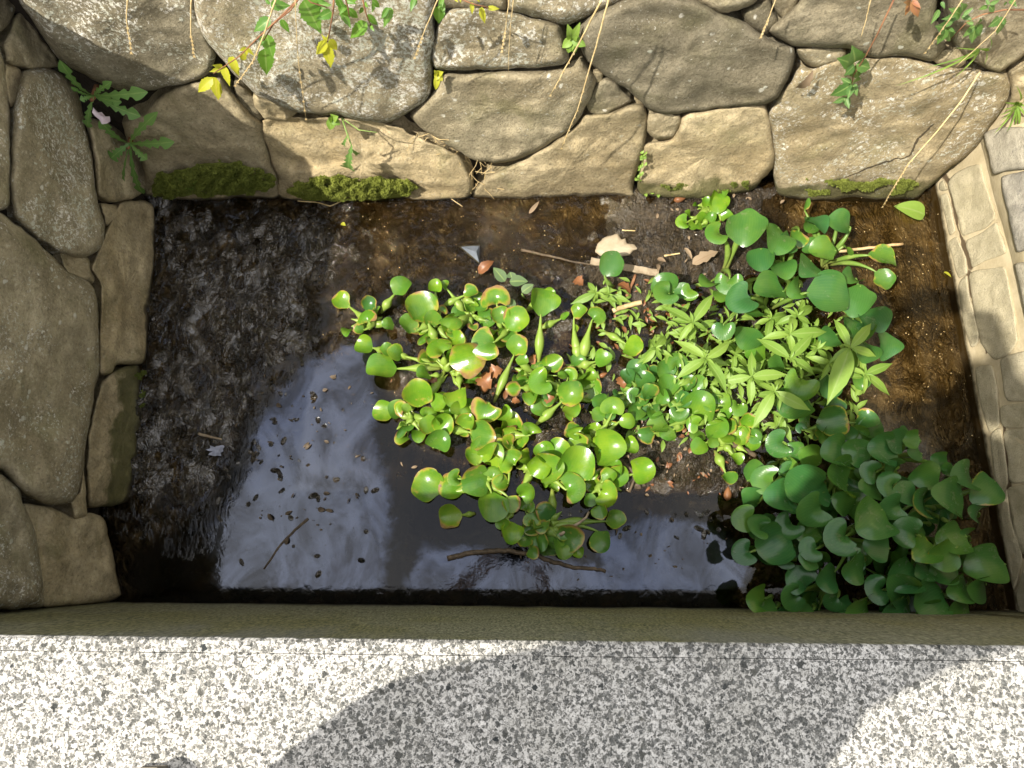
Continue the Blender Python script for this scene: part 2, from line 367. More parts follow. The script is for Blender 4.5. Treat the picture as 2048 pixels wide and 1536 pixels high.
def plain(name, ca, cb, sc=40, rough=0.8, bstr=0.4, bd=0.004, spec=0.3, **kw):
    t = NT(name); p = t.off(t.pos())
    c = t.mix(t.rng(t.noise(p, sc, 5, 0.65), 0.3, 0.7), ca, cb)
    return t.done(t.bsdf(c, rough, t.bump(t.noise(p, sc * 3, 5, 0.7), bstr, bd), spec, **kw))

M = dict(stone=stone_material(), earth=earth_material(), mud=mud_material(), water=water_material(), pave=pavement_material(),
         kerb=kerb_material(), block=block_material(), mortar=None, blade=hyacinth_material(), stalk=petiole_material(),
         weed=leaf_material('willow weed leaf', (0.125, 0.235, 0.032), (0.25, 0.375, 0.062), 0.35, 0.5),
         dull=leaf_material('dull oval leaf', (0.075, 0.13, 0.05), (0.13, 0.19, 0.08), 0.25, 0.6),
         dandelion=leaf_material('dandelion leaf', (0.07, 0.17, 0.035), (0.15, 0.28, 0.07), 0.3, 0.5),
         sprig=leaf_material('green sprig leaf', (0.055, 0.16, 0.025), (0.14, 0.29, 0.035), 0.4, 0.42, spots=None),
         yellow=leaf_material('yellow sprig leaf', (0.34, 0.34, 0.02), (0.46, 0.48, 0.045), 0.4, 0.45, rib=(0.55, 0.45, 0.1), tcol=(0.7, 0.65, 0.03)),
         vine=leaf_material('vine leaf', (0.045, 0.12, 0.03), (0.12, 0.22, 0.05), 0.3, 0.5),
         red=leaf_material('reddish vine leaf', (0.22, 0.14, 0.04), (0.30, 0.10, 0.05), 0.3, 0.5, rib=(0.3, 0.1, 0.08), tcol=(0.4, 0.2, 0.04)),
         grass=leaf_material('grass blade', (0.09, 0.2, 0.03), (0.22, 0.34, 0.05), 0.35, 0.5),
         straw=plain('dry straw', (0.42, 0.30, 0.13), (0.62, 0.48, 0.25), 60),
         stem=plain('reddish stem', (0.16, 0.07, 0.035), (0.26, 0.13, 0.06), 60),
         greenstem=plain('green stem', (0.13, 0.22, 0.05), (0.24, 0.33, 0.09), 60, 0.5),
         twig=plain('dark twig', (0.035, 0.025, 0.015), (0.12, 0.085, 0.05), 70, 0.6),
         deadleaf=leaf_material('dead leaf', (0.14, 0.095, 0.055), (0.29, 0.215, 0.135), 0.12, 0.8, rib=(0.2, 0.13, 0.07), tcol=(0.4, 0.25, 0.1)),
         rust=leaf_material('rotting orange leaf', (0.13, 0.05, 0.02), (0.30, 0.135, 0.055), 0.15, 0.4, rib=(0.3, 0.12, 0.05), tcol=(0.5, 0.2, 0.05)),
         reed=plain('cut reed', (0.36, 0.24, 0.11), (0.54, 0.40, 0.22), 40, 0.7),
         board=plain('weathered wood strip', (0.20, 0.15, 0.095), (0.33, 0.265, 0.18), 50, 0.8),
         pale=plain('pale sodden scrap', (0.30, 0.24, 0.155), (0.40, 0.335, 0.235), 22, 0.5, 0.3),
         slate=plain('blue grey stone', (0.10, 0.115, 0.135), (0.17, 0.19, 0.215), 20, 0.35, 0.3),
         moss=leaf_material('moss', (0.035, 0.055, 0.010), (0.22, 0.245, 0.035), 0.2, 0.8, rib=(0.1, 0.1, 0.02)),
         petal=plain('pale pink petal', (0.62, 0.50, 0.56), (0.74, 0.64, 0.68), 30, 0.6),
         white=plain('whitish scum', (0.14, 0.15, 0.19), (0.34, 0.36, 0.44), 40, 0.4),
         bank=plain('grassy bank soil', (0.05, 0.06, 0.02), (0.13, 0.13, 0.05), 12, 0.95, 0.8, 0.03),
         skin=plain('skin', (0.50, 0.32, 0.23), (0.56, 0.37, 0.27), 20, 0.5, 0.1),
         shirt=plain('dark blue shirt', (0.03, 0.045, 0.09), (0.045, 0.06, 0.11), 60, 0.9),
         trouser=plain('khaki trousers', (0.20, 0.16, 0.10), (0.26, 0.21, 0.14), 60, 0.9),
         hair=plain('black hair', (0.012, 0.010, 0.009), (0.03, 0.024, 0.02), 90, 0.5),
         shoe=plain('tan shoe', (0.33, 0.26, 0.13), (0.40, 0.32, 0.17), 40, 0.7),
         sole=plain('shoe sole', (0.10, 0.09, 0.07), (0.16, 0.14, 0.11), 40, 0.8),
         phone=plain('black phone', (0.01, 0.01, 0.012), (0.015, 0.015, 0.018), 20, 0.2, 0.02),
         eye=plain('eye', (0.75, 0.74, 0.70), (0.8, 0.79, 0.76), 10, 0.15, 0.02))
# ------------------------------------------------------------------ stones
_z7 = lambda x, y: (1700 + x * .17, 200 + y * .17)
M['cracked'] = stone_material([[(FAR.hit(*_z7(*q), .015).x, FAR.hit(*_z7(*q), .015).z) for q in [(-60,910),(130,830),(320,770),(500,695),(640,660),(720,630),(770,540),(810,480),(900,410),(980,330)]]])
_ra = lambda x, y: (1848 + x * .2604, 240 + y * .2604)
_rb = lambda x, y: (1848 + x * .4167, 600 + y * .4167)
_yz = lambda f, L: [(RIGHT.hit(*f(*q), .0).y, RIGHT.hit(*f(*q), .0).z) for q in L]
M['mortar'] = mortar_material([_yz(_ra, [(150,430),(182,480),(207,590),(226,700),(242,790),(264,870),(292,960),(326,1050),(350,1120)]), _yz(_ra, [(328,1180),(350,1330),(375,1420),(395,1510)]), _yz(_rb, [(250,70),(272,160),(293,250)]), _yz(_rb, [(375,605),(385,700),(404,830),(398,900),(420,1050),(440,1150),(480,1225)])])
def catmull(poly, n):
    P = np.array(poly, float); m = len(P); out = []
    seg = np.linalg.norm(np.roll(P, -1, 0) - P, axis=1); L = seg.sum(); cum = np.concatenate([[0], np.cumsum(seg)])
    for k in range(n):
        s = L * k / n; i = int(np.searchsorted(cum, s, side='right') - 1); i = min(i, m - 1)
        t = (s - cum[i]) / max(seg[i], 1e-6)
        p0, p1, p2, p3 = P[(i - 1) % m], P[i], P[(i + 1) % m], P[(i + 2) % m]
        T = 0.55
        m1, m2 = (p2 - p0) * T * 0.5, (p3 - p1) * T * 0.5
        t2, t3 = t * t, t * t * t
        out.append((2 * t3 - 3 * t2 + 1) * p1 + (t3 - 2 * t2 + t) * m1 + (-2 * t3 + 3 * t2) * p2 + (t3 - t2) * m2)
    return np.array(out)
def pt_edge_dist(Q, P):
    A = P; B = np.roll(P, -1, 0); d = np.full(len(Q), 1e9)
    for a, b in zip(A, B):
        ab = b - a; t = np.clip(((Q - a) @ ab) / max(ab @ ab, 1e-9), 0, 1)
        d = np.minimum(d, np.linalg.norm(Q - (a + t[:, None] * ab), axis=1))
    return d
RINGS = [0.0, 0.012, 0.03, 0.055, 0.085, 0.125, 0.17, 0.225, 0.29, 0.36, 0.44, 0.53, 0.63, 0.74, 0.86]
def stone(parent, plane, poly, T=0.05, w=0.045, out=0.0, n=110, warm=0.5, lichen=0.2, grain=0.5, light=1.0, algae=0.0,
          rough=1.0, label=None, mat='stone', name='wall_stone', rings=RINGS, extra=None, tilt=0.02, seed=None):
    sd = seed if seed is not None else random.random() * 100
    if mat != 'block': T *= .62; w = max(.016, w * .45)
    P = catmull(poly, n); c = P.mean(0)
    if mat != 'block': r_ = P - c; P = c + r_ * (1 + 3.2 / np.maximum(np.linalg.norm(r_, axis=1), 20))[:, None]
    px_m = F_PX / 1.9
    # a little wobble of the outline
    for k in range(n):
        q = P[k]; wv = noise.noise(V((q[0] * 0.035, q[1] * 0.035, sd))) * 4.0 + noise.noise(V((q[0] * 0.12, q[1] * 0.12, sd))) * 1.8
        r = q - c; P[k] = q + r / max(np.linalg.norm(r), 1) * wv * rough
    rg = np.array(rings); pts = [P * (1 - s) + c * s for s in rg]
    allp = np.concatenate(pts + [c[None]])
    base = np.array([tuple(plane.hit(x, y)) for x, y in allp])
    oc = base[-1]; outl = base[:n]
    d = pt_edge_dist(base, outl); d[:n] = 0
    x = np.clip(d / w, 0, 1); h = T * (1 - (1 - x) ** 2.3) ** (1 / 2.3) + out * .6 - T * 0.6
    ta, tb = (random.random() - .5) * 2 * tilt, (random.random() - .5) * 2 * tilt
    rel = base - oc; size = max(np.linalg.norm(rel, axis=1).max(), 0.03)
    h = h + (rel[:, 0] * ta + rel[:, 2] * tb) / size * np.minimum(x, 1)
    vs = []
    for i, (px, py) in enumerate(allp):
        b = V(base[i]); e = min(1.0, d[i] / 0.02)
        nz = noise.fractal(b * 5.5 + V((sd, 0, 0)), 1.0, 2.0, 3) * 0.017 + noise.fractal(b * 22 + V((0, sd, 0)), 0.9, 2.1, 4) * 0.0055 + abs(noise.noise(b * 9 + V((sd, 3, 1)))) * -0.010
        vs.append(plane.hit(px, py, h[i] + nz * rough * (0.35 + 0.65 * e)))
    back = [V(outl[k]) * 0.98 + V(oc) * 0.02 - plane.n * (0.10 + T) for k in range(n)]
    vs = vs + back; nr = len(rg); ci = nr * n; bi = ci + 1; fs = []
    for r_ in range(nr - 1):
        for k in range(n):
            k2 = (k + 1) % n; fs.append((r_ * n + k, r_ * n + k2, (r_ + 1) * n + k2, (r_ + 1) * n + k))
    for k in range(n):
        k2 = (k + 1) % n
        fs.append(((nr - 1) * n + k, (nr - 1) * n + k2, ci)); fs.append((bi + k, bi + k2, k2, k))
    fs.append(tuple(bi + k for k in range(n)))
    mb = MB(); mb.add(vs, fs); o = mb.build(name, M[mat], parent, parent.location if parent else None)
    o['warm'], o['lichen'], o['grain'], o['light'], o['algae'] = float(warm), float(lichen), float(grain), float(light), float(algae)
    if extra:
        for k_, v_ in extra.items(): o[k_] = float(v_)
    if label: o['label'] = label
    return o
def zm(ox, oy, s, pts): return [(ox + x * s, oy + y * s) for x, y in pts]

far_wall = root('stone_wall', (0.1, 1.1, 0), 'sunlit rough stone wall speckled with pale lichen behind the water plants', 'wall')
W = far_wall
def fs_(poly, **k): return stone(W, FAR, poly, **k)
fs_([(392,17),(427,106),(418,140),(396,157),(355,170),(290,178),(239,177),(185,156),(120,114),(85,68),(45,5),(30,-60),(200,-75),(385,-60)], T=.075, w=.06, lichen=.85, warm=.12, grain=.7, light=.9, label='grey green boulder with a dense band of white lichen')
fs_([(392,20),(403,65),(441,113),(485,160),(520,190),(564,213),(598,223),(650,228),(680,229),(725,240),(769,245),(800,232),(844,208),(861,178),(862,113),(866,82),(864,44),(858,-60),(600,-75),(400,-60)], T=.085, w=.06, out=.02, lichen=1.0, warm=.45, grain=1.0, light=1.0, label='large boulder covered all over in white lichen flecks')
fs_([(868,86),(877,51),(899,22),(953,16),(1022,28),(1083,42),(1116,52),(1128,86),(1136,117),(1122,129),(1073,134),(1005,136),(919,139),(873,137),(865,120)], T=.06, w=.035, out=.015, lichen=.95, warm=.3, grain=1.0, light=1.15, label='long pale block with a round lichen patch')
fs_([(1020,-70),(1020,15),(1060,30),(1110,45),(1140,46),(1180,31),(1230,9),(1268,-12),(1275,-70)], T=.06, lichen=.8, warm=.4, grain=.9)
fs_([(870,-70),(874,20),(890,16),(905,16),(960,13),(1010,17),(1010,-70)], T=.04, lichen=.6, warm=.5, grain=.8)
fs_([(892,150),(950,146),(988,143),(1052,143),(1110,138),(1140,128),(1158,113),(1175,137),(1189,152),(1191,167),(1172,212),(1158,236),(1124,270),(1083,294),(1049,311),(988,324),(946,314),(892,286),(844,255),(823,233),(828,221),(858,198),(876,172)], T=.075, w=.07, out=.01, lichen=.55, warm=.35, grain=.65, label='diamond shaped olive grey boulder with a few white lichen rosettes')
fs_([(1158,58),(1186,31),(1227,10),(1278,-8),(1340,-12),(1398,5),(1433,24),(1485,43),(1539,79),(1587,97),(1588,116),(1574,157),(1553,195),(1519,208),(1433,216),(1365,225),(1329,225),(1295,212),(1261,182),(1213,150),(1182,126),(1165,99)], T=.09, w=.06, out=.03, lichen=.5, warm=.2, grain=.9, light=.72, label='big dark brown boulder pointing at the small triangular stone')
fs_([(1392,-60),(1400,0),(1425,17),(1455,23),(1500,9),(1518,-12),(1518,-60)], T=.06, warm=.4, grain=.8, lichen=.3)
fs_([(1487,30),(1502,14),(1535,5),(1545,25),(1556,42),(1545,60),(1528,68),(1500,52)], T=.03, w=.03, out=-.02, warm=.25, grain=.9, light=.7, n=60)
fs_([(1545,-60),(1548,5),(1566,34),(1590,8),(1602,-20),(1600,-60)], T=.04, w=.03, warm=.4, n=60, light=.85)
fs_([(1539,62),(1567,34),(1601,2),(1612,-60),(1870,-60),(1872,10),(1868,51),(1890,92),(1861,121),(1806,110),(1741,112),(1700,95),(1656,95),(1587,90)], T=.08, w=.06, out=.02, warm=.3, lichen=.25, grain=.9, light=.85, label='slanting brown grey boulder above the large pale slab')
fs_([(1595,99),(1621,95),(1676,97),(1690,106),(1673,123),(1628,133),(1611,123)], T=.04, w=.03, warm=.4, lichen=.5, n=60)
fs_([(1539,222),(1553,205),(1580,164),(1601,137),(1638,137),(1690,114),(1741,117),(1803,114),(1854,127),(1895,134),(1963,143),(2011,150),(2019,171),(2011,205),(1980,253),(1946,297),(1902,331),(1866,366),(1843,386),(1830,402),(1700,404),(1590,400),(1556,384),(1548,340),(1550,308),(1544,256)], T=.06, w=.05, out=.0, warm=.72, lichen=.78, grain=.75, light=1.05, algae=1, n=150, mat='cracked', label='largest pale slab with white lichen and a long crack at the paved side')
fs_([(1363,238),(1382,228),(1450,217),(1519,211),(1533,222),(1543,267),(1548,308),(1540,335),(1522,358),(1500,380),(1400,398),(1284,390),(1282,340),(1288,292),(1310,284),(1345,279),(1358,258)], T=.055, w=.05, warm=.85, lichen=.05, grain=.55, light=1.05, algae=1, label='smooth tan block with a damp green foot')
fs_([(1299,229),(1329,227),(1359,230),(1362,246),(1346,273),(1312,274),(1297,260)], T=.04, w=.035, out=.0, warm=.5, lichen=.15, n=70, label='small round pebble wedged between blocks')
fs_([(1206,158),(1227,164),(1260,197),(1258,204),(1213,226),(1182,222),(1176,206),(1191,174)], T=.035, w=.03, out=-.015, warm=.25, light=.8, n=70, label='small triangular olive stone')
fs_([(1188,146),(1197,141),(1205,148),(1203,160),(1193,162)], T=.02, w=.015, warm=.6, n=36)
fs_([(950,375),(988,346),(1049,319),(1124,275),(1158,246),(1167,233),(1213,229),(1261,209),(1284,213),(1295,239),(1292,267),(1278,325),(1263,376),(1262,402),(1022,412),(945,408)], T=.06, w=.05, out=.0, warm=.78, lichen=.08, grain=.6, light=.92, label='broad flat brown block standing in the water below the diamond boulder')
fs_([(526,242),(548,233),(590,235),(640,236),(680,237),(783,251),(824,268),(885,296),(926,316),(942,368),(930,398),(700,405),(562,398),(552,340),(538,300),(524,262)], T=.06, w=.04, out=.0, warm=1.0, lichen=.03, grain=.85, light=1.12, rough=1.7, label='light tan chipped block with moss at its foot')
fs_([(246,246),(270,232),(291,226),(325,192),(359,175),(396,168),(441,158),(478,205),(523,250),(533,291),(543,325),(552,350),(552,400),(290,400),(290,350),(284,308),(260,284)], T=.075, w=.07, out=-.01, warm=.5, lichen=.06, grain=.5, label='plain brown boulder in shade above the green moss')
fs_([(512,192),(545,202),(575,212),(592,224),(572,238),(532,235),(515,216)], T=.035, w=.03, warm=.75, n=60, lichen=.3)
fs_([(470,170),(490,176),(512,198),(526,238),(510,243),(482,215)], T=.03, w=.03, out=-.03, warm=.4, light=.6, n=60)
fs_([(1868,120),(1885,102),(1915,95),(1930,118),(1918,133),(1890,131)], T=.03, w=.03, warm=.5, lichen=.3, n=60)
fs_([(1905,-60),(1900,60),(1912,92),(1930,112),(1990,143),(2010,135),(2060,100),(2120,60),(2120,-60)], T=.07, w=.05, warm=.45, lichen=.55, grain=.9, light=.9)
fs_([(2022,150),(2060,120),(2130,80),(2130,260),(2060,250),(1995,250),(2015,215),(2024,180)], T=.04, w=.04, out=-.02, warm=.75, lichen=.1, light=.95)
# the wall carries on above the picture
def off_row(wall, plane, rows, seed):
    rg = random.Random(seed)
    for pts in rows:
        q = [(p[0] + rg.uniform(-8, 8), p[1] + rg.uniform(-8, 8)) for p in pts]
        stone(wall, plane, q, T=.07, w=.06, n=60, warm=rg.uniform(.2, .6), lichen=rg.uniform(.3, .9), rings=RINGS[::2])
rows = []
x = -60
for wd in (330, 360, 300, 380, 330, 350, 300):
    rows.append([(x + 12, -80), (x + 10, -190), (x + 60, -235), (x + wd - 60, -240), (x + wd - 10, -185), (x + wd - 12, -85), (x + wd * .5, -76)]); x += wd
off_row(far_wall, FAR, rows, 5)
mb = MB()
y0 = 1.035
def fp(x, z, off): return V((x, y0 + 0.15 * z + off, z))
vs = [fp(x, z, .062) for x in (-1.6, 2.0) for z in (-.2, 1.12)] + [fp(x, z, .40) for x in (-1.6, 2.0) for z in (-.2, 1.12)]
mb.add(vs, [(0, 1, 3, 2), (4, 6, 7, 5), (1, 5, 7, 3), (0, 2, 6, 4), (0, 4, 5, 1), (2, 3, 7, 6)])
mb.build('earth_backing', M['earth'], far_wall, far_wall.location, False)

left_wall = root('stone_wall', (-1.1, 0.4, 0), 'shaded wall of big boulders beside the dark wet mud', 'wall')
W2 = left_wall
def ls_(poly, **k):
    k['light'] = k.get('light', 1.0) * 1.15
    return stone(W2, LEFT, poly, **k)
ls_([(172,238),(200,243),(245,262),(270,300),(288,325),(296,348),(290,378),(252,398),(215,402),(196,386),(190,340),(184,290)], T=.06, w=.05, out=0, warm=.55, lichen=.1, grain=.5, label='corner stone under the dandelion')
ls_([(205,205),(250,201),(284,216),(281,233),(252,238),(216,226)], T=.03, w=.03, out=-.01, warm=.5, lichen=.4, n=60)
ls_([(48,144),(82,139),(120,148),(147,172),(161,212),(174,273),(186,325),(191,393),(207,444),(205,487),(171,512),(130,508),(68,468),(28,427),(24,342),(27,239),(35,188)], T=.07, w=.06, out=.01, warm=.3, lichen=.85, grain=.6, label='tall oval boulder with white lichen down its side')
ls_([(-70,85),(-5,88),(12,150),(19,250),(22,350),(20,402),(0,418),(-70,430)], T=.06, w=.05, warm=.3, lichen=.8, label='tall narrow boulder cut by the picture edge')
ls_([(8,128),(36,138),(47,171),(41,202),(21,213),(14,190)], T=.03, w=.03, out=-.02, warm=.6, lichen=.2, n=60)
ls_([(10,88),(35,28),(48,22),(75,66),(108,110),(117,131),(72,136),(40,132),(16,120)], T=.04, w=.04, warm=.35, lichen=.4, n=70)
ls_([(-70,-60),(20,-60),(40,-5),(30,18),(4,60),(-70,80)], T=.04, w=.04, warm=.3, lichen=.2, light=.7, n=60)
ls_([(-70,420),(0,428),(34,452),(85,497),(137,546),(178,566),(194,606),(195,673),(197,742),(185,793),(174,861),(166,930),(158,980),(140,1004),(90,1006),(48,985),(0,936),(-70,900)], T=.10, w=.08, out=.03, warm=.35, lichen=.72, grain=.8, n=140, label='very large boulder, the biggest of the shaded wall')
ls_([(122,506),(150,506),(175,520),(187,553),(180,564),(140,546)], T=.03, w=.03, out=-.02, warm=.5, lichen=.5, n=60)
ls_([(240,408),(304,410),(311,468),(309,537),(301,622),(289,722),(234,726),(224,745),(200,745),(198,673),(203,575),(186,540),(193,513),(219,453)], T=.045, w=.03, out=.0, warm=.85, lichen=0, grain=.45, light=.85, label='upright flat tan slab at the mud edge')
ls_([(203,407),(235,417),(235,443),(213,448),(206,427)], T=.03, w=.03, out=-.01, warm=.7, lichen=.1, n=50, label='small pebble above the tan slab')
ls_([(226,745),(258,733),(286,729),(292,803),(309,905),(322,985),(268,1000),(200,1012),(177,1008),(174,930),(181,860),(201,770)], T=.05, w=.05, out=-.01, warm=.7, lichen=.03, grain=.5, light=.8, algae=1, label='lower slab with a green wet edge beside the mud')
ls_([(48,1010),(100,1016),(140,1036),(176,1030),(206,1040),(232,1148),(246,1196),(150,1205),(86,1210),(80,1130),(66,1060)], T=.04, w=.04, out=-.01, warm=.65, lichen=.02, grain=.35, light=.85, label='smooth tan block meeting the kerb')
ls_([(-70,905),(0,947),(38,976),(45,1010),(68,1070),(80,1130),(84,1210),(0,1216),(-70,1216)], T=.06, w=.05, out=.02, warm=.3, lichen=.75, grain=1.0, label='coarse grainy stone next to the kerb')
ls_([(140,1004),(158,985),(166,940),(172,1005),(173,1030),(150,1035)], T=.03, w=.025, out=-.0, warm=.6, n=50)
rows = []
yy = -60
for wd in (300, 330, 360, 330, 320):
    rows.append([(-80, yy + 10), (-85, yy + wd - 10), (-250, yy + wd - 4), (-420, yy + wd + 20), (-470, yy + wd - 60), (-460, yy + 50), (-420, yy + 5), (-250, yy)]); yy += wd
off_row(left_wall, LEFT, rows, 9)
mb = MB()
def lp(y, z, off): return V((-1.03 + 0.02 * y - 0.08 * z * 0 - 0.02 - 0.06 * z + off, y, z))
ys = (-0.13, 1.04); zs = (-.2, .86)
vs = [lp(y, z, -.055) for y in ys for z in zs] + [lp(y, z, -.40) for y in ys for z in zs]
mb.add(vs, [(0, 2, 3, 1), (4, 5, 7, 6), (1, 3, 7, 5), (0, 4, 6, 2), (0, 1, 5, 4), (2, 6, 7, 3)])
mb.build('earth_backing', M['earth'], left_wall, left_wall.location, False)

# right-hand wall of dressed stone set in sandy mortar
right_wall = root('masonry_wall', (1.35, 0.45, 0), 'mortared wall of square cut tan and grey blocks with thin dark cracks', 'wall')
FLAT = [0, .02, .05, .09, .15, .25, .4, .6, .8]
def bs(poly, T=.004, out=0.0, grey=.0, lab=None, **k):
    return stone(right_wall, RIGHT, poly, T=T, w=.012, out=out, n=80, mat='block', name='wall_block', rough=.42, rings=FLAT, tilt=.003, extra={'grey': grey}, label=lab, **k)
r1 = lambda pts: zm(1848, 240, .2604, pts)
r2 = lambda pts: zm(1848, 600, .4167, pts)
bs(r1([(185,470),(240,412),(330,362),(420,338),(448,380),(470,460),(500,570),(530,650),(548,720),(538,760),(470,826),(400,856),(302,890),(278,830),(252,720),(218,610),(192,530)]))
bs(r1([(322,965),(334,920),(440,866),(550,788),(575,840),(610,930),(628,1015),(560,1054),(470,1084),(372,1132),(352,1060)]))
bs(r1([(345,1195),(400,1156),(610,1122),(640,1200),(680,1400),(700,1536),(720,1700),(660,1790),(540,1840),(440,1720),(390,1500)]))
bs(r2([(366,296),(400,268),(540,240),(640,360),(650,470),(408,484),(378,380)]), grey=.2)
bs(r2([(375,509),(640,492),(660,606),(390,611)]))
bs(r2([(390,630),(660,615),(700,850),(424,878),(404,770)]))
bs(r2([(410,898),(700,870),(760,1190),(486,1224),(436,1130),(406,960)]))
bs(r2([(496,1246),(760,1205),(820,1536),(546,1536)]))
bs(r1([(120,482),(150,462),(176,530),(150,542),(117,530)]), lab=None)
bs(r1([(128,574),(178,563),(212,690),(240,845),(196,884),(162,740),(133,620)]))
bs(r1([(189,934),(252,896),(284,960),(322,1060),(332,1175),(272,1214),(243,1160),(213,1040)]))
bs(r1([(264,1275),(326,1196),(346,1330),(380,1470),(420,1640),(410,1720),(360,1740),(300,1536)]))
bs(r2([(249,325),(326,314),(350,420),(362,600),(312,634),(274,500),(253,400)]))
bs(r2([(318,655),(366,616),(394,760),(402,880),(358,962),(337,850)]))
bs(r2([(362,984),(398,906),(416,1050),(472,1236),(432,1392),(392,1240)]))
bs(r2([(442,1416),(496,1262),(552,1560),(470,1560)]))
bs(r1([(458,108),(600,52),(768,56),(1000,56),(1000,375),(768,380),(622,396),(532,416),(502,300)]), T=.016, out=.050, grey=.75, lab='raised grey cap block nearest the stone wall')
bs(r1([(594,436),(700,408),(1000,385),(1000,1004),(768,1006),(712,1014),(682,900),(644,720),(604,560)]), T=.016, out=.050, grey=1.0, lab='raised dark mottled cap block')
bs(r1([(694,1106),(760,1092),(1000,1080),(1100,1500),(1100,1800),(840,1780),(780,1500),(724,1250)]), T=.016, out=.050, grey=.6)
mb = MB(); 
NY, NZ = 90, 56
vs = []
for j in range(NZ):
    for i in range(NY):
        y = -0.14 + 1.45 * i / (NY - 1); z = -0.15 + 0.97 * j / (NZ - 1)
        b = V((1.275 - 0.045 * (y - .46) + .03 * z, y, z))
        k = noise.fractal(b * 9, 1, 2, 3) * .004 + noise.noise(b * 40) * .0012
        vs.append(b + RIGHT.n * (k - .004))
fs = [(j * NY + i, (j + 1) * NY + i, (j + 1) * NY + i + 1, j * NY + i + 1) for j in range(NZ - 1) for i in range(NY - 1)]
mb.add(vs, fs); mb.build('mortar', M['mortar'], right_wall, right_wall.location)
# the fuller ridge of mortar that carries the cap blocks
cap_line = [(1960, 270), (1975, 330), (1990, 395), (2005, 440), (2018, 490), (2030, 540), (2046, 600), (2075, 680), (2100, 760)]
mb = MB(); vs = []
for px, py in cap_line:
    a = RIGHT.hit(px, py, .001); 
    b2 = RIGHT.hit(px + 26, py - 10, .020); c3 = RIGHT.hit(px + 240, py - 60, .022); d4 = RIGHT.hit(px + 240, py - 60, -.01); e5 = RIGHT.hit(px - 5, py, -.01)
    vs += [e5, a, b2, c3, d4]
fs = []
for i in range(len(cap_line) - 1):
    for k in range(4): fs.append((i * 5 + k, i * 5 + k + 1, (i + 1) * 5 + k + 1, (i + 1) * 5 + k))
mb.add(vs, fs); mb.build('mortar_ledge', M['mortar'], right_wall, right_wall.location)

# ------------------------------------------------------------------ kerb wall and pavement
kerb = root('kerb_wall', (0, NEAR_Y - .1, 0), 'olive grey concrete basin wall streaked with algae below the pavement', 'kerb')
mb = MB(); NX, NZ = 240, 24; vs = []
for j in range(NZ):
    for i in range(NX):
        x = -1.6 + 3.4 * i / (NX - 1); z = -.15 + (PAVE - .004 + .15) * j / (NZ - 1)
        b = V((x, NEAR_Y, z)); k = noise.fractal(b * 7, 1, 2, 3) * .003 + noise.noise(b * 60) * .0008
        edge = .004 if j == NZ - 1 else 0
        vs.append(V((x, NEAR_Y + k - edge + .010 * x * -1.0, z)))
fs = [(j * NX + i, j * NX + i + 1, (j + 1) * NX + i + 1, (j + 1) * NX + i) for j in range(NZ - 1) for i in range(NX - 1)]
mb.add(vs, fs)
bv, bf = box(-1.6, 1.8, NEAR_Y - .20, NEAR_Y - .012, -.15, PAVE - .008); mb.add(bv, bf)
mb.build('wall_face', M['kerb'], kerb, kerb.location)
# lip: a narrow mortar strip along the edge, separated by a hairline joint
mb = MB(); NX = 500; vs = []
for i in range(NX):
    x = -1.6 + 3.4 * i / (NX - 1); wv = noise.noise(V((x * 14, 0, 3))) * .0012 + noise.noise(V((x * 45, 2, 3))) * .0007
    yf = NEAR_Y + .0025 + noise.fractal(V((x * 30, 1, 1)), 1, 2, 3) * .0016 - .010 * x
    vs += [V((x, yf, PAVE - .014)), V((x, yf, PAVE - .004)), V((x, yf - .004, PAVE)), V((x, NEAR_Y - .0185 + wv - .010 * x, PAVE)), V((x, NEAR_Y - .0185 + wv - .010 * x, PAVE - .014))]
fs = [(i * 5 + k, (i + 1) * 5 + k, (i + 1) * 5 + k + 1, i * 5 + k + 1) for i in range(NX - 1) for k in range(4)]
mb.add(vs, fs); mb.build('edge_strip', M['pave'], kerb, kerb.location, False)
mb = MB(); vs = []; NX = 500
for i in range(NX):
    x = -1.6 + 3.4 * i / (NX - 1); wv = noise.noise(V((x * 14, 0, 3))) * .0012 + noise.noise(V((x * 45, 2, 3))) * .0007
    gap = .0003 * max(0, noise.noise(V((x * 5, 7, 1))) + .25)
    y1 = NEAR_Y - .0187 + wv - gap - .010 * x
    vs += [V((x, y1, PAVE - .02)), V((x, y1 - .0006, PAVE)), V((x, -1.2, PAVE)), V((x, -3.0, PAVE))]
fs = [(i * 4 + k, (i + 1) * 4 + k, (i + 1) * 4 + k + 1, i * 4 + k + 1) for i in range(NX - 1) for k in range(3)]
mb.add(vs, fs)
for (x0, x1, y0_, y1_) in ((-40, -1.6, -3.0, NEAR_Y), (1.8, 40, -3.0, NEAR_Y), (-40, 40, -60, -3.0)):
    mb.add([(x0, y0_, PAVE), (x1, y0_, PAVE), (x1, y1_, PAVE), (x0, y1_, PAVE)], [(0, 1, 2, 3)])
tag(mb.build('pavement', M['pave'], smooth=False), kind='structure')
mb = MB()
mb.add([(-40, NEAR_Y, .80), (-1.12, NEAR_Y, .85), (-1.12, 1.6, .85), (-40, 1.6, .80)], [(0, 1, 2, 3)])
mb.add([(1.28, NEAR_Y, .81), (40, NEAR_Y, .81), (40, 1.6, .81), (1.235, 1.33, .81)], [(0, 1, 2, 3)])
mb.add([(-40, 1.6, .82), (-1.4, 1.6, .85), (-1.3, 1.33, 1.11), (2.0, 1.33, 1.11), (2.0, 1.6, 1.2), (40, 1.6, .82), (40, 40, 2.4), (-40, 40, 2.4)], [(0, 1, 2, 3, 4, 5, 6, 7)])
tag(mb.build('bank', M['bank'], smooth=False), kind='structure')

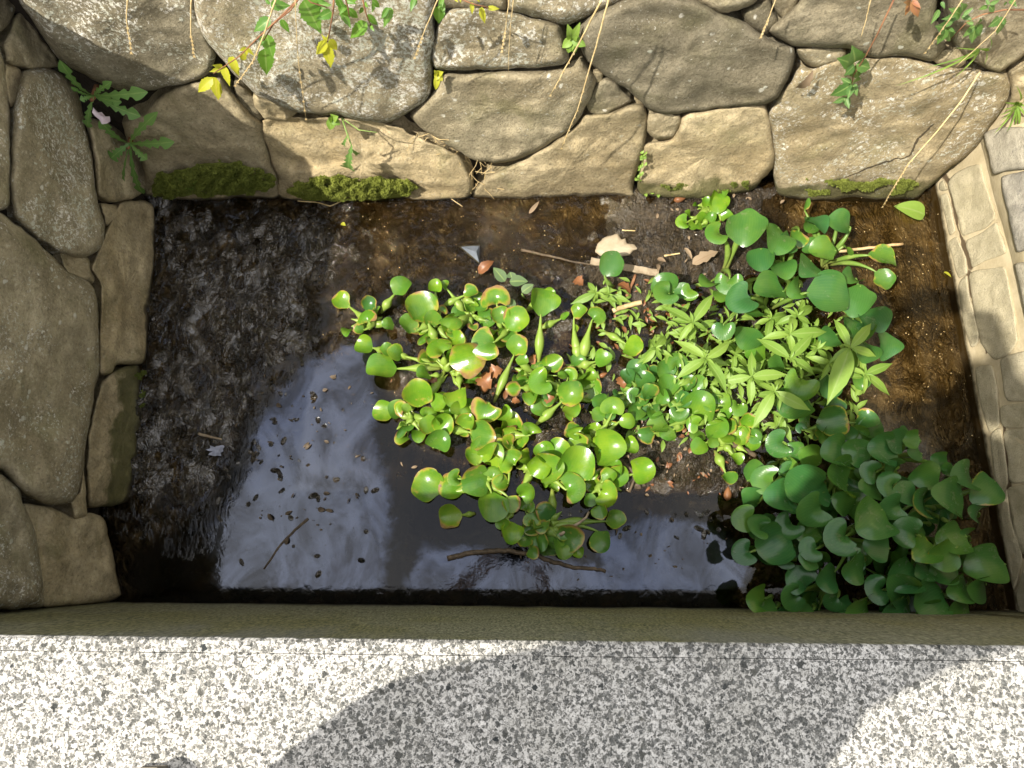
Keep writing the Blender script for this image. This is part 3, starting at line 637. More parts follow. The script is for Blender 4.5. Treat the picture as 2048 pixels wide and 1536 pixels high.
# ------------------------------------------------------------------ mud bed and water
def wpoly(pts): return np.array([tuple(at(x, y, 0))[:2] for x, y in pts])
def sdf(X, Y, poly):
    Q = np.stack([X.ravel(), Y.ravel()], 1); d = pt_edge_dist(Q, poly); ins = np.zeros(len(Q), bool); n = len(poly)
    for i in range(n):
        x1, y1 = poly[i]; x2, y2 = poly[(i + 1) % n]
        cond = ((y1 > Q[:, 1]) != (y2 > Q[:, 1])); xi = (x2 - x1) * (Q[:, 1] - y1) / (y2 - y1 + 1e-12) + x1
        ins ^= cond & (Q[:, 0] < xi)
    return np.where(ins, d, -d).reshape(X.shape)
def sstep(v, a, b):
    t = np.clip((v - a) / (b - a), 0, 1); return t * t * (3 - 2 * t)
GX, GY = np.meshgrid(np.arange(-1.25, 1.42, .0052), np.arange(-.2, 1.25, .0052))
def nz(sc, seed, oct=3, ridged=False, ax=(1, 1)):
    out = np.empty(GX.shape)
    for idx in np.ndindex(GX.shape):
        p = V((GX[idx] * sc * ax[0], GY[idx] * sc * ax[1], seed)); out[idx] = noise.fractal(p, 0.9, 2.1, oct)
    return out
N1 = nz(5, 1.3, 3); N2 = nz(26, 5.1, 4, ax=(1, .7)); N3 = nz(85, 9.7, 2)
rough_l = wpoly([(285,375),(420,392),(640,410),(700,470),(640,600),(690,680),(600,740),(540,800),(500,880),(455,980),(400,1050),(300,1060),(180,1050),(170,900),(280,700)])
shallow = wpoly([(600,380),(1280,380),(1300,560),(1000,560),(720,640),(640,560)])
mound1 = wpoly([(1290,375),(1560,372),(1530,440),(1560,520),(1480,590),(1300,590),(1170,560),(1240,470),(1250,420)])
mound2 = wpoly([(1250,900),(1420,870),(1500,930),(1480,995),(1400,1000),(1270,985),(1210,950)])
plants = wpoly([(760,610),(1100,540),(1300,560),(1650,640),(1740,760),(1500,900),(1250,980),(1000,960),(860,880),(770,740)])
low = wpoly([(420,1010),(480,870),(600,740),(750,690),(770,820),(860,920),(960,1000),(1250,1030),(1480,1050),(1480,1230),(250,1230),(260,1110)])
Hm = np.full(GX.shape, -.038) + N1 * .008
def lay(poly, level, soft, amp2, amp3):
    global Hm
    m = sstep(sdf(GX, GY, poly) + N2 * .018, -soft, soft)
    Hm = Hm * (1 - m) + m * (level + N1 * .006 + N2 * amp2 + N3 * amp3); return m
lay(shallow, -.007, .06, .007, .002)
lay(plants, .001, .05, .010, .003)
lay(low, -.030, .05, .010, .003)
mL = lay(rough_l, .003, .10, .0165, .004)
m1 = lay(mound1, .018, .10, .013, .005)
m2 = lay(mound2, .014, .04, .008, .003)
far_edge = sstep(GY, .98, 1.06); Hm += far_edge * .012
dry = np.clip(m1 * .9 + m2 * .35 + sstep(sdf(GX, GY, plants), -.03, .05) * .25, 0, 1)
rb = random.Random(4)
for i in range(110):
    bx_, by_ = rb.choice(((rb.gauss(560, 70), rb.gauss(880, 90)), (rb.uniform(430, 760), rb.uniform(720, 1150)), (rb.uniform(1120, 1450), rb.uniform(1020, 1080))))
    c_ = at(bx_, by_, 0); r_ = rb.uniform(.005, .014); an = rb.uniform(0, 3.14); el_ = rb.uniform(1, 2.2); u_ = ((GX - c_.x) * math.cos(an) + (GY - c_.y) * math.sin(an)) / (r_ * el_); v_ = (-(GX - c_.x) * math.sin(an) + (GY - c_.y) * math.cos(an)) / r_
    Hm = np.maximum(Hm, -.03 + .038 * np.exp(-(u_ * u_ + v_ * v_) * .8))
rs = wpoly([(1560,385),(1880,375),(2035,1225),(1760,1225),(1750,900),(1760,640),(1600,480)])
sand = np.clip(sstep(sdf(GX, GY, rs) + N2 * .02, -.04, .06) * .75 + sstep(sdf(GX, GY, shallow), -.04, .08) * .10 + np.exp(-(((GX - .2) / .28) ** 2 + ((GY - .99) / .06) ** 2)) * .5, 0, 1)
ny, nx = GX.shape
idx = np.arange(nx * ny).reshape(ny, nx)
faces = np.stack([idx[:-1, :-1], idx[:-1, 1:], idx[1:, 1:], idx[1:, :-1]], -1).reshape(-1, 4)
def grid_obj(name, H, mat, attrs):
    me = bpy.data.meshes.new(name)
    me.from_pydata(np.stack([GX, GY, H], -1).reshape(-1, 3).tolist(), [], faces.tolist())
    for k, a in attrs.items():
        at_ = me.attributes.new(k, 'FLOAT', 'POINT'); at_.data.foreach_set('value', a.ravel().astype(np.float32))
    me.polygons.foreach_set('use_smooth', [True] * len(me.polygons)); me.materials.append(M[mat])
    o = bpy.data.objects.new(name, me); COL.objects.link(o); return tag(o, kind='structure')
grid_obj('mud', Hm, 'mud', {'dry': dry, 'sand': sand})
film_a = wpoly([(430,1190),(420,1060),(500,940),(520,840),(600,740),(690,690),(745,690),(750,900),(775,1010),(770,1190)])
film_b = wpoly([(790,1195),(850,1095),(1000,1110),(1200,1130),(1200,1080),(1300,1030),(1450,1060),(1500,1110),(1460,1200)])
film_c = wpoly([(1700,880),(1690,790),(1770,800),(1850,870),(1950,960),(1980,1000),(1850,950)])
film_d = wpoly([(1780,1110),(1980,1170),(1990,1230),(1700,1230)])
film = np.maximum.reduce([sstep(sdf(GX, GY, film_a), -.07, .07), sstep(sdf(GX, GY, film_b), -.05, .05), sstep(sdf(GX, GY, film_c), -.08, .08) * .55, sstep(sdf(GX, GY, film_d), -.08, .08) * .8])
rip = np.maximum(sstep(sdf(GX, GY, rough_l), -.12, .08), sstep(sdf(GX, GY, shallow), -.1, .06) * .55)
deep = sstep(sdf(GX, GY, low) + N2 * .02, -.05, .04)
film = np.maximum(film, .04 + .30 * rip); rip *= 1 - sstep(sdf(GX, GY, film_a), -.05, .03)
film *= 1 - .85 * (1 - sstep(GY, -.096, -.082)) * (GX < 2)
grid_obj('water', np.zeros(GX.shape), 'water', {'film': film, 'rip': rip, 'deep': deep})
def mud_z(x, y):
    i = min(max(int((x + 1.25) / .0052), 0), nx - 1); j = min(max(int((y + .2) / .0052), 0), ny - 1); return float(Hm[j, i])
def floor_z(x, y): return max(mud_z(x, y), 0.0)
# ------------------------------------------------------------------ water hyacinths
Z = {5: (660, 500, .293), 8: (780, 750, .3418), 6: (1180, 380, .3418), 9: (1380, 780, .3262)}
def zz_(k, x, y): ox, oy, s = Z[k]; return ox + x * s, oy + y * s
def blade_mesh(size, typ, rng, tone, brown):
    nr, na = 9, 34
    wide, lon = 1.06, 1.0; curl, bow, tip = .55, .14, 0.0
    if typ == 'C': curl, bow, wide, lon = rng.uniform(1.45, 1.95), rng.uniform(.3, .5), 1.62, 1.15
    elif typ == 'P': tip, curl, bow = rng.uniform(.08, .16), rng.uniform(.6, 1.0), rng.uniform(.1, .4)           # pointed
    elif typ == 'F': curl, bow = rng.uniform(.5, 1.35), rng.uniform(.05, .5)
    elif typ == 'S': wide, curl = .5, .9           # slim, seen edge-on
    comp = curl / math.sin(min(curl, 1.5)) if curl > .7 else 1
    hw = .5 * size * wide * (comp if typ != 'C' else 1); hl = .5 * size * lon
    ph = [rng.uniform(0, 6.28) for _ in range(4)]; am = [rng.uniform(.01, .035) for _ in range(4)]
    bump_ = rng.uniform(.02, .10); asym = rng.uniform(-.12, .12)
    kid = rng.uniform(1.15, 1.6); kw = rng.uniform(.26, .315)
    def kidney(x, y):
        a = x * kid; rho = size * (.36 + kw * y)
        return V((rho * math.sin(a) * .92, rho * math.cos(a) - size * .30, size * (.10 * (1 - y * y) - .03 * y + .16 * abs(x) ** 1.6 + asym * .6 * x)))
    vs, edge, vein = [kidney(0, 0) if typ == 'C' else V((0, 0, 0))], [0.0], [0.0]
    notch = [(rng.uniform(0, 6.28), rng.uniform(.06, .18), rng.uniform(.06, .16)) for _ in range(rng.choice([0, 0, 1, 2]) if brown > .15 else (1 if rng.random() < .18 else 0))]
    for r in range(1, nr + 1):
        q = (r / nr) ** .9
        for k in range(na):
            a = 2 * math.pi * k / na
            Rr = 1 + sum(am[i] * math.sin((i + 2) * a + ph[i]) for i in range(4))
            dd = (a + math.pi / 2 + math.pi) % (2 * math.pi) - math.pi     # distance from the stalk end
            Rr += .10 * math.exp(-(dd / .22) ** 2) - .05 * math.exp(-((abs(dd) - .6) / .3) ** 2)
            td = (a - math.pi / 2 + math.pi) % (2 * math.pi) - math.pi
            Rr += tip * math.exp(-(td / .3) ** 2)
            for na_, nd, nw in notch:
                e = (a - na_ + math.pi) % (2 * math.pi) - math.pi
                if abs(e) < nw: Rr *= 1 - nd * (1 - abs(e) / nw) * q ** 3
            x = q * math.cos(a) * Rr; y = q * math.sin(a) * Rr
            cc = curl * (1 + asym * (1 if x > 0 else -1)); X = hw * math.sin(x * cc) / cc; Zc = hw * (1 - math.cos(x * cc)) / cc
            Y = y * hl
            Zc += -bow * hl * y * y * (1 if y > 0 else .35) + bump_ * hl * q ** 3 * math.sin(3 * a + ph[0]) + .10 * hl * max(0, y + .2) * abs(x)
            vs.append(kidney(x, y) + V((0, 0, bump_ * hl * q ** 3 * math.sin(3 * a + ph[0]))) if typ == 'C' else V((X, Y, Zc))); edge.append(q * (1 if dd > .3 or dd < -.3 else .85)); vein.append(x / (1.05 - .45 * y * y + .001))
    fs = [(0, 1 + k, 1 + (k + 1) % na) for k in range(na)]
    for r in range(nr - 1):
        for k in range(na):
            k2 = (k + 1) % na; fs.append((1 + r * na + k, 1 + (r + 1) * na + k, 1 + (r + 1) * na + k2, 1 + r * na + k2))
    return vs, fs, edge, vein, (kidney(0, -1.02) if typ == 'C' else V((0, -hl * 1.06, -bow * hl * .35 + .0)))
PL = [  # key, centre px, leaf height, tone, brown, bulb, label
 ('a', 742, 648, .050, .70, .25, 2.2, 'small water hyacinth reaching over dark mud, one pale blade lying in the water'),
 ('b', 872, 655, .055, .72, .55, 2.0, 'water hyacinth with scorched leaf rims just behind the long horizontal stalk'),
 ('c', 940, 632, .050, .72, .40, 2.2, 'water hyacinth with two fat stalks lying in open water behind the lime clump'),
 ('d', 1018, 655, .065, .80, .60, 1.2, 'water hyacinth with a tall kidney shaped leaf beside the dull oval leaves'),
 ('e', 900, 745, .060, .95, .85, 1.9, 'lime water hyacinth with a long horizontal swollen stalk and yellow brown leaf tips'),
 ('f', 1068, 752, .065, .75, .35, 2.2, 'water hyacinth with long upright spindle stalks above the rotting orange leaves'),
 ('g', 1125, 790, .060, .80, .50, 2.0, 'water hyacinth with a folded heart leaf beside the orange dead bulbs'),
 ('h', 1160, 738, .050, .80, .45, 2.4, 'thin water hyacinth with a needle slim stalk on bare wet mud'),
 ('i', 822, 836, .055, .75, .55, 1.8, 'water hyacinth at the edge of the sky reflection with a submerged pale blade'),
 ('j', 915, 838, .060, .85, .55, 2.3, 'crowded lime water hyacinth with kidney leaves next to the dark reflection'),
 ('k', 968, 965, .060, .82, .50, 2.0, 'water hyacinth trailing dark submerged leaves toward the sky reflection'),
 ('l', 1010, 880, .060, .92, .60, 2.0, 'bright yellow green water hyacinth in the thick of the lime clump'),
 ('m', 1070, 930, .070, .95, .30, 2.0, 'water hyacinth with two glossy round lime leaves facing the kerb'),
 ('n', 1178, 885, .070, .85, .30, 2.0, 'water hyacinth with one large round leaf with a brown rim beside the bare mud'),
 ('o', 1208, 965, .055, .85, .40, 2.4, 'water hyacinth with a swollen stalk pointing at the shiny mud mound'),
 ('p', 1090, 1050, .045, .45, .60, 2.0, 'water hyacinth drooping over the long twig in the shade'),
 ('q', 1278, 782, .050, .38, .10, 2.0, 'small leaved water hyacinth in the carpet beside the willow leaved weeds'),
 ('r', 1335, 800, .055, .45, .15, 2.2, 'low water hyacinth with round coin sized leaves in the carpet of small plants'),
 ('s', 1400, 835, .055, .70, .35, 2.2, 'water hyacinth of the small carpet with one browned leaf'),
 ('t', 1455, 880, .050, .85, .20, 2.6, 'water hyacinth with pale bulbs lying on the shiny mud mound'),
 ('u', 1422, 415, .045, .80, .30, 2.8, 'isolated small water hyacinth with pale bulbs on the mud under the stone wall'),
 ('v', 1448, 545, .13, .50, .05, .9, 'tall water hyacinth with one broad glossy leaf rising over the bare mud'),
 ('w', 1560, 560, .15, .20, .05, .7, 'large water hyacinth with shiny blue green leaves crowded over the weeds'),
 ('x', 1650, 530, .11, .28, .15, .7, 'tall water hyacinth with leaves held out over the brown shallow water'),
 ('y', 1690, 660, .13, .22, .05, .6, 'water hyacinth with broad dark leaves beside the brown water strip'),
 ('z', 1590, 745, .10, .45, .05, .9, 'water hyacinth half hidden beneath the willow leaved weeds'),
 ('A', 1310, 590, .09, .35, .10, 1.2, 'pair of dark kidney leaves of a water hyacinth behind the weeds'),
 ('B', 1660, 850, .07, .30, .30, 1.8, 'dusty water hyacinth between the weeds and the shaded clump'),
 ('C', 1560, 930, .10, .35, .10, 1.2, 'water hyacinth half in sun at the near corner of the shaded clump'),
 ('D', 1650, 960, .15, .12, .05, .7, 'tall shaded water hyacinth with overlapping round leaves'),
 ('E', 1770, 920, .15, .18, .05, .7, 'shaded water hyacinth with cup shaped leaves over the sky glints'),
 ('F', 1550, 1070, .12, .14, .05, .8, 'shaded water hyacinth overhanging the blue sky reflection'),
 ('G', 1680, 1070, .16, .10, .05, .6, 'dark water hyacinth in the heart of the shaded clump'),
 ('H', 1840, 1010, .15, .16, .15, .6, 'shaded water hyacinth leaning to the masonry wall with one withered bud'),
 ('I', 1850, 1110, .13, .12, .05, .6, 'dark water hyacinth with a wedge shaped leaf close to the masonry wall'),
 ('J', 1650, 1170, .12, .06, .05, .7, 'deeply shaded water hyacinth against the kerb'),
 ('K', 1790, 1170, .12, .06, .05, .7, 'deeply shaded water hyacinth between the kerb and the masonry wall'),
 ('L', 1222, 585, .08, .25, .35, .8, 'single dusty water hyacinth leaf on a thin stem next to the pale scrap'),
]
LEAVES = """
5 485 245 130 F 350 430 a|5 75 340 120 L 165 410 a|5 255 460 160 C 285 545 a|5 400 505 80 F 480 520 a|5 195 540 70 F 260 560 a
5 625 385 195 F 735 650 b|5 720 245 85 F 720 370 b|5 540 500 130 F 640 610 b|5 850 610 120 F 760 600 b|5 700 470 110 F 720 560 b
5 960 285 95 F 760 390 c|5 830 500 170 C 790 600 c|5 780 240 60 F 830 300 c|5 980 370 90 S 900 330 c|5 1030 380 80 F 900 330 c
5 1130 320 215 C 1170 600 d|5 1065 640 245 C 1200 640 d|5 1270 470 165 F 1200 590 d|5 1160 440 110 F 1190 560 d
5 740 670 190 C 790 740 e|5 230 655 115 F 380 700 e|5 350 800 185 F 760 810 e|5 935 740 210 F 830 800 e|5 390 680 90 F 560 750 e|5 450 700 110 F 560 750 e|5 600 980 190 F 620 1120 e|5 880 1010 145 F 880 850 e|5 640 850 100 F 760 860 e
5 1450 345 180 F 1420 800 f|5 1280 650 135 F 1120 1040 f|5 1310 750 80 F 1240 760 f|5 1530 770 110 F 1440 840 f|5 1500 300 80 F 1330 420 f
5 1440 900 225 C 1570 880 g|5 1640 980 155 F 1400 1200 g|5 1250 945 90 F 1380 950 g|5 1760 950 150 L 1790 1060 g|5 1650 1090 110 F 1590 1000 g
5 1860 740 115 F 1690 800 h|5 1680 540 60 S 1690 790 h|5 1820 450 150 C 1740 530 h|5 2070 660 130 F 1870 560 h|5 1700 420 100 F 1640 490 h|5 1600 450 80 S 1430 540 h
5 360 1100 125 L 580 1150 i|5 670 1110 120 C 680 1180 i|5 500 1190 60 S 580 1150 i|5 520 1080 60 F 570 1140 i
5 900 1100 185 C 880 1190 j|5 1060 1090 240 C 1110 1040 j|5 1040 1260 175 F 800 1220 j|5 680 1185 115 F 740 1260 j|5 770 1185 130 F 720 1260 j|5 740 1300 140 F 680 1400 j|5 1180 1120 110 F 1060 1080 j|5 930 1170 110 F 900 1250 j|5 740 1040 110 F 690 1060 j
8 500 615 150 F 585 600 k|8 610 580 110 C 585 630 k|8 600 768 155 F 595 650 k|8 350 830 115 L 500 810 k|8 220 640 160 L 310 700 k|8 360 650 130 L 480 640 k|8 710 755 90 F 680 700 k|8 660 868 75 F 720 800 k|8 710 920 110 F 700 850 k
8 700 500 160 C 740 545 l|8 590 470 140 F 520 540 l|8 490 470 100 F 520 540 l|8 560 430 130 F 600 360 l|8 935 540 155 F 740 540 l|8 640 430 100 F 690 470 l|8 690 390 80 F 740 440 l|8 820 320 135 C 830 400 l|8 650 630 90 F 720 640 l
8 990 440 125 F 940 520 m|8 1085 520 190 F 1050 590 m|8 1070 650 185 C 1000 690 m|8 790 690 150 C 760 720 m|8 900 450 100 F 940 500 m|8 1180 580 60 F 1160 620 m|8 870 540 110 F 820 600 m|8 950 965 150 L 950 660 m
8 1275 420 175 F 1180 430 n|8 1400 420 90 F 1330 420 n|8 1300 190 150 C 1280 290 n|8 1080 340 110 C 1060 370 n|8 1100 400 100 F 1130 440 n|8 1390 270 80 F 1300 290 n|8 1220 230 80 F 1280 300 n
8 1480 560 130 F 1290 620 o|8 1270 700 150 C 1200 680 o|8 1170 730 70 F 1180 690 o|8 1280 590 80 F 1220 640 o|8 1230 800 80 F 1200 720 o
8 830 850 120 C 830 900 p|8 840 1040 65 F 750 920 p|8 1050 950 140 F 960 950 p|8 1010 1010 110 F 990 940 p|8 1230 970 115 F 1190 850 p|8 1320 845 100 F 1230 860 p|8 880 880 80 F 880 800 p|8 800 770 110 C 780 830 p|8 1100 1035 60 F 1020 1000 p|8 900 970 150 L 920 860 p
6 220 1090 80 F 260 1150 q|6 270 1045 100 F 280 1120 q|6 320 1110 100 F 340 1170 q|6 350 1185 95 F 360 1230 q|6 250 1200 100 C 290 1230 q|6 130 1270 150 C 170 1330 q|6 265 1300 90 F 300 1250 q|6 60 1240 90 F 120 1260 q|6 230 1355 80 F 300 1370 q
6 440 1050 100 F 420 1110 r|6 510 1005 130 C 500 1070 r|6 450 1145 125 F 430 1180 r|6 420 1210 85 F 380 1200 r|6 370 1310 80 F 400 1260 r|6 520 1310 120 C 520 1240 r|6 540 1225 95 F 500 1230 r|6 580 1130 85 F 540 1160 r|6 300 1060 80 F 330 1120 r|6 370 1060 70 F 380 1110 r
6 640 1265 165 F 600 1340 s|6 720 1250 150 C 750 1300 s|6 400 1375 110 F 480 1390 s|6 330 1430 90 F 420 1430 s|6 610 1370 120 C 650 1400 s|6 635 1130 90 F 600 1180 s|6 560 1150 60 F 560 1200 s|6 455 1425 80 F 520 1380 s|6 770 1240 100 F 740 1330 s
6 865 1275 130 C 860 1210 t|6 750 1390 120 F 690 1350 t|6 920 1350 90 F 880 1400 t|6 640 1500 95 F 690 1470 t|6 800 1450 80 F 830 1400 t|6 720 1470 70 F 740 1430 t|9 290 420 70 F 200 330 t|9 240 540 80 F 150 370 t
6 745 60 105 F 700 190 u|6 680 70 55 F 690 140 u|6 745 90 100 F 700 190 u|6 545 185 115 C 590 210 u|6 800 155 70 F 740 190 u|6 600 210 55 F 640 190 u|6 770 10 75 F 720 90 u|6 640 210 50 F 690 180 u|6 575 140 50 F 620 180 u|6 650 160 60 F 680 190 u|6 710 160 60 F 690 200 u
6 915 215 205 P 830 310 v|6 735 255 165 C 760 340 v|6 810 545 170 C 770 470 v|6 690 535 115 F 760 530 v|6 780 620 100 F 760 560 v
6 1100 280 195 F 1000 350 w|6 1000 405 140 F 920 410 w|6 1120 450 160 F 1000 500 w|6 1060 580 190 P 1010 690 w|6 890 640 220 C 1010 690 w|6 1280 445 160 P 1190 520 w|6 780 815 160 C 700 790 w|6 1150 310 120 F 1080 400 w|6 1210 580 120 F 1160 640 w|6 940 700 120 F 1010 700 w
6 1325 185 140 P 1190 220 x|6 1270 85 70 S 1220 200 x|6 1470 190 145 P 1480 290 x|6 1215 285 105 F 1180 230 x|6 1370 345 145 P 1390 430 x|6 1510 350 105 S 1440 340 x|6 1720 395 150 P 1380 430 x|6 1720 520 115 P 1560 530 x|6 1460 110 60 S 1420 150 x|6 1300 340 100 F 1320 420 x
6 1400 605 225 P 1050 700 y|6 1560 640 185 P 1450 700 y|6 1665 755 155 P 1510 780 y|6 1530 515 110 F 1480 580 y|6 1580 820 140 F 1520 760 y|6 1740 900 145 P 1620 900 y|6 1610 940 150 P 1520 900 y|6 1400 865 120 F 1480 840 y|6 1540 790 120 F 1480 740 y
6 930 870 150 F 970 800 z|6 980 965 120 F 950 1020 z|6 1230 1150 210 C 1180 1060 z|6 1390 1150 130 F 1320 1160 z|6 1190 1260 180 F 1260 1200 z|6 1590 1110 100 F 1510 1080 z|6 1250 880 110 F 1200 920 z|6 1280 210 90 F 1240 250 x|6 1100 1030 120 F 1150 1080 z
6 435 600 180 C 440 660 A|6 580 600 110 C 560 640 A|6 440 560 140 F 450 640 A|6 540 590 90 F 520 640 A
9 880 190 160 F 790 220 B|9 1080 185 120 F 1020 205 B|9 880 100 120 F 820 160 B|9 680 230 70 C 660 280 B|9 1030 280 110 F 960 290 B|9 830 290 100 F 780 300 B|9 960 270 90 F 900 300 B
9 540 330 190 C 600 310 C|9 640 380 110 F 590 420 C|9 400 500 125 F 320 550 C|9 600 485 105 F 510 480 C|9 460 550 190 C 430 590 C|9 740 410 145 F 780 490 C|9 380 665 135 F 430 740 C
9 910 400 180 F 850 460 D|9 1030 380 150 F 1080 470 D|9 915 540 200 F 860 610 D|9 700 570 215 F 680 670 D|9 560 660 165 F 620 700 D|9 620 680 130 C 660 720 D|9 760 745 215 C 700 700 D|9 960 690 140 F 870 720 D|9 800 640 130 F 780 700 D
9 1190 370 165 F 1200 445 E|9 1270 310 140 P 1230 370 E|9 1355 300 95 F 1320 360 E|9 1110 500 160 C 1060 560 E|9 1110 610 135 F 1050 640 E|9 1220 590 165 C 1160 640 E|9 1450 515 155 P 1340 520 E|9 1240 470 110 F 1200 540 E|9 1380 390 90 F 1320 420 E|9 1530 440 95 F 1560 500 E|9 1580 490 80 F 1560 540 E
9 330 790 160 C 380 830 F|9 430 840 185 C 400 900 F|9 600 840 160 C 560 800 F|9 330 1000 160 C 400 970 F|9 520 945 190 F 560 880 F|9 580 1035 120 C 640 1040 F|9 720 880 120 F 680 850 F
9 1120 790 215 P 1090 690 G|9 920 910 215 C 970 850 G|9 740 980 145 C 790 930 G|9 1150 960 145 F 1080 980 G|9 1250 720 170 C 1180 690 G|9 1330 640 145 F 1280 700 G|9 1020 1090 170 F 1010 1010 G|9 850 1150 150 F 820 1080 G|9 730 1040 110 F 780 1000 G
9 1610 665 225 P 1510 730 H|9 1700 530 175 P 1620 570 H|9 1820 610 165 P 1720 560 H|9 1420 700 155 F 1480 740 H|9 1340 870 195 C 1390 950 H|9 1450 985 150 P 1440 900 H|9 1560 1010 155 P 1530 920 H|9 1620 920 160 F 1540 900 H|9 1700 890 85 F 1650 920 H|9 1705 960 70 F 1660 950 H|9 1760 745 100 F 1700 790 H|9 1400 810 120 F 1450 830 H
9 1830 1075 190 P 1720 1060 I|9 1790 1215 155 P 1720 1180 I|9 1660 1220 140 F 1690 1150 I|9 1700 1040 95 F 1740 1010 I|9 1450 1110 120 P 1400 1080 I|9 1320 1145 170 F 1360 1060 I|9 1560 1110 150 F 1600 1060 I
9 680 1170 200 C 640 1240 J|9 630 1275 190 C 590 1200 J|9 420 1285 140 F 500 1260 J|9 480 1350 110 F 530 1300 J|9 880 1300 130 C 860 1220 J|9 720 1370 90 F 740 1300 J|9 600 1370 90 F 640 1310 J
9 1150 1225 185 C 1230 1200 K|9 1280 1220 165 F 1230 1290 K|9 1060 1345 160 F 1100 1270 K|9 1300 1350 170 P 1320 1270 K|9 1480 1290 200 F 1400 1230 K|9 1660 1365 160 F 1580 1310 K|9 960 1330 90 F 1000 1280 K|9 1480 1380 150 F 1520 1330 K
5 1920 95 165 P 1840 260 L
"""
HY_GROUP = 'water hyacinths growing in the basin'
plants_by = {}
for key, cx, cy, h, tone, brown, bulb, label in PL:
    c = at(cx, cy, 0.0); c.z = floor_z(c.x, c.y)
    plants_by[key] = (root('water_hyacinth', c, label, 'plant', HY_GROUP), c, h, tone, brown, bulb)
count = {}
for tok in LEAVES.replace('\n', '|').split('|'):
    if not tok.strip(): continue
    k, x, y, d, typ, bx, by, key = tok.split()
    k, x, y, d, bx, by = int(k), float(x), float(y), float(d), float(bx), float(by)
    P, c, h, tone, brown, bulb = plants_by[key]; count[key] = count.get(key, 0) + 1
    rng = random.Random(hash((k, x, y)) & 0xffff)
    px, py = zz_(k, x, y); bsx, bsy = zz_(k, bx, by); dpx = d * Z[k][2]
    lying = typ == 'L'
    big = dpx / 60.0
    hz = h * (.70 + .42 * min(big, 1.3) * rng.uniform(.8, 1.15)) * (1 if typ != 'S' else .8)
    if lying: hz = .012
    if key == 'p' and not lying: hz *= .8
    hz += max(c.z, 0) * .6
    ctr = at(px, py, hz); size = dpx / F_PX * (CAM_H - hz) * (1.2 if key in 'DEFGHIJK' else 1.14)
    foot = at(bsx, bsy, max(.012, floor_z(*at(bsx, bsy, 0)[:2]) + .006))
    far = (foot - V((ctr.x, ctr.y, foot.z))).length > size * .95
    head = V((ctr.x - foot.x, ctr.y - foot.y, 0))
    if head.length < .01: head = V((ctr.x - c.x, ctr.y - c.y, 0)) + V((.001, .002, 0))
    head.normalize()
    br = 0.0 if rng.random() > .35 + brown * .65 else brown * rng.uniform(.5, 1.4)
    vs, fs, edge, vein, att = blade_mesh(size, 'F' if lying else typ, rng, tone, br)
    tilt = {'F': rng.uniform(.05, .8), 'C': rng.uniform(-.05, .4), 'P': rng.uniform(-.05, .6), 'S': rng.uniform(.7, 1.0), 'L': .03}[typ]
    Rz = Matrix.Rotation(math.atan2(-head.x, head.y), 3, 'Z'); Rx = Matrix.Rotation(tilt, 3, 'X'); Ry = Matrix.Rotation(rng.uniform(-.45, .45) * (0 if lying else 1), 3, 'Y')
    m3 = Rz @ Rx @ Ry
    off = V((0, 0, size * (.10 if typ == 'C' else .03)))
    vs = [m3 @ (v - off) + ctr for v in vs]; att = m3 @ (att - off) + ctr
    if lying:
        for v in vs: v.z = max(v.z, .003)
    # stalk
    start = foot if far else V((c.x + head.x * .012 + rng.uniform(-.008, .008), c.y + head.y * .012 + rng.uniform(-.008, .008), c.z + .002))
    if (V((start.x, start.y, 0)) - V((att.x, att.y, 0))).length > .28: start = foot
    inn = m3 @ V((0, size * .10, .002)) + att
    mid = (start + att) * .5 + V((0, 0, .35 * max(att.z - start.z, .02))) - head * (.03 * rng.random() if not far else 0)
    pts = bez(start, mid, att, 13) + [att * .4 + inn * .6]
    ln = (att - start).length
    rb = .0042 + .012 * min(size, .12); bl = bulb * rng.uniform(.75, 1.2) * min(1, ln / .05)
    rad = []
    for i in range(14):
        t = i / 13
        rad.append(rb * (.62 + .25 * (1 - t) + bl * math.exp(-((t - .42) / .21) ** 2) * .82) * (.62 if t > .85 else 1))
    rad[0] *= .7; rad[-1] = rb * .3
    tv, tf = tube(pts, rad, 10)
    mb = MB(); mb.add(tv, tf, tone=[min(1, tone * .9 + .12 * rng.random())] * len(tv), foot=[max(0, 1 - (i // 10) / 4) for i in range(len(tv))])
    st = mb.build('leaf_stalk', M['stalk'], P, c)
    mb = MB(); n = len(vs)
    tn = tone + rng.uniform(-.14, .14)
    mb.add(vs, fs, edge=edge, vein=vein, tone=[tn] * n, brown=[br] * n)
    o = mb.build('leaf_blade', M['blade'], st, c)

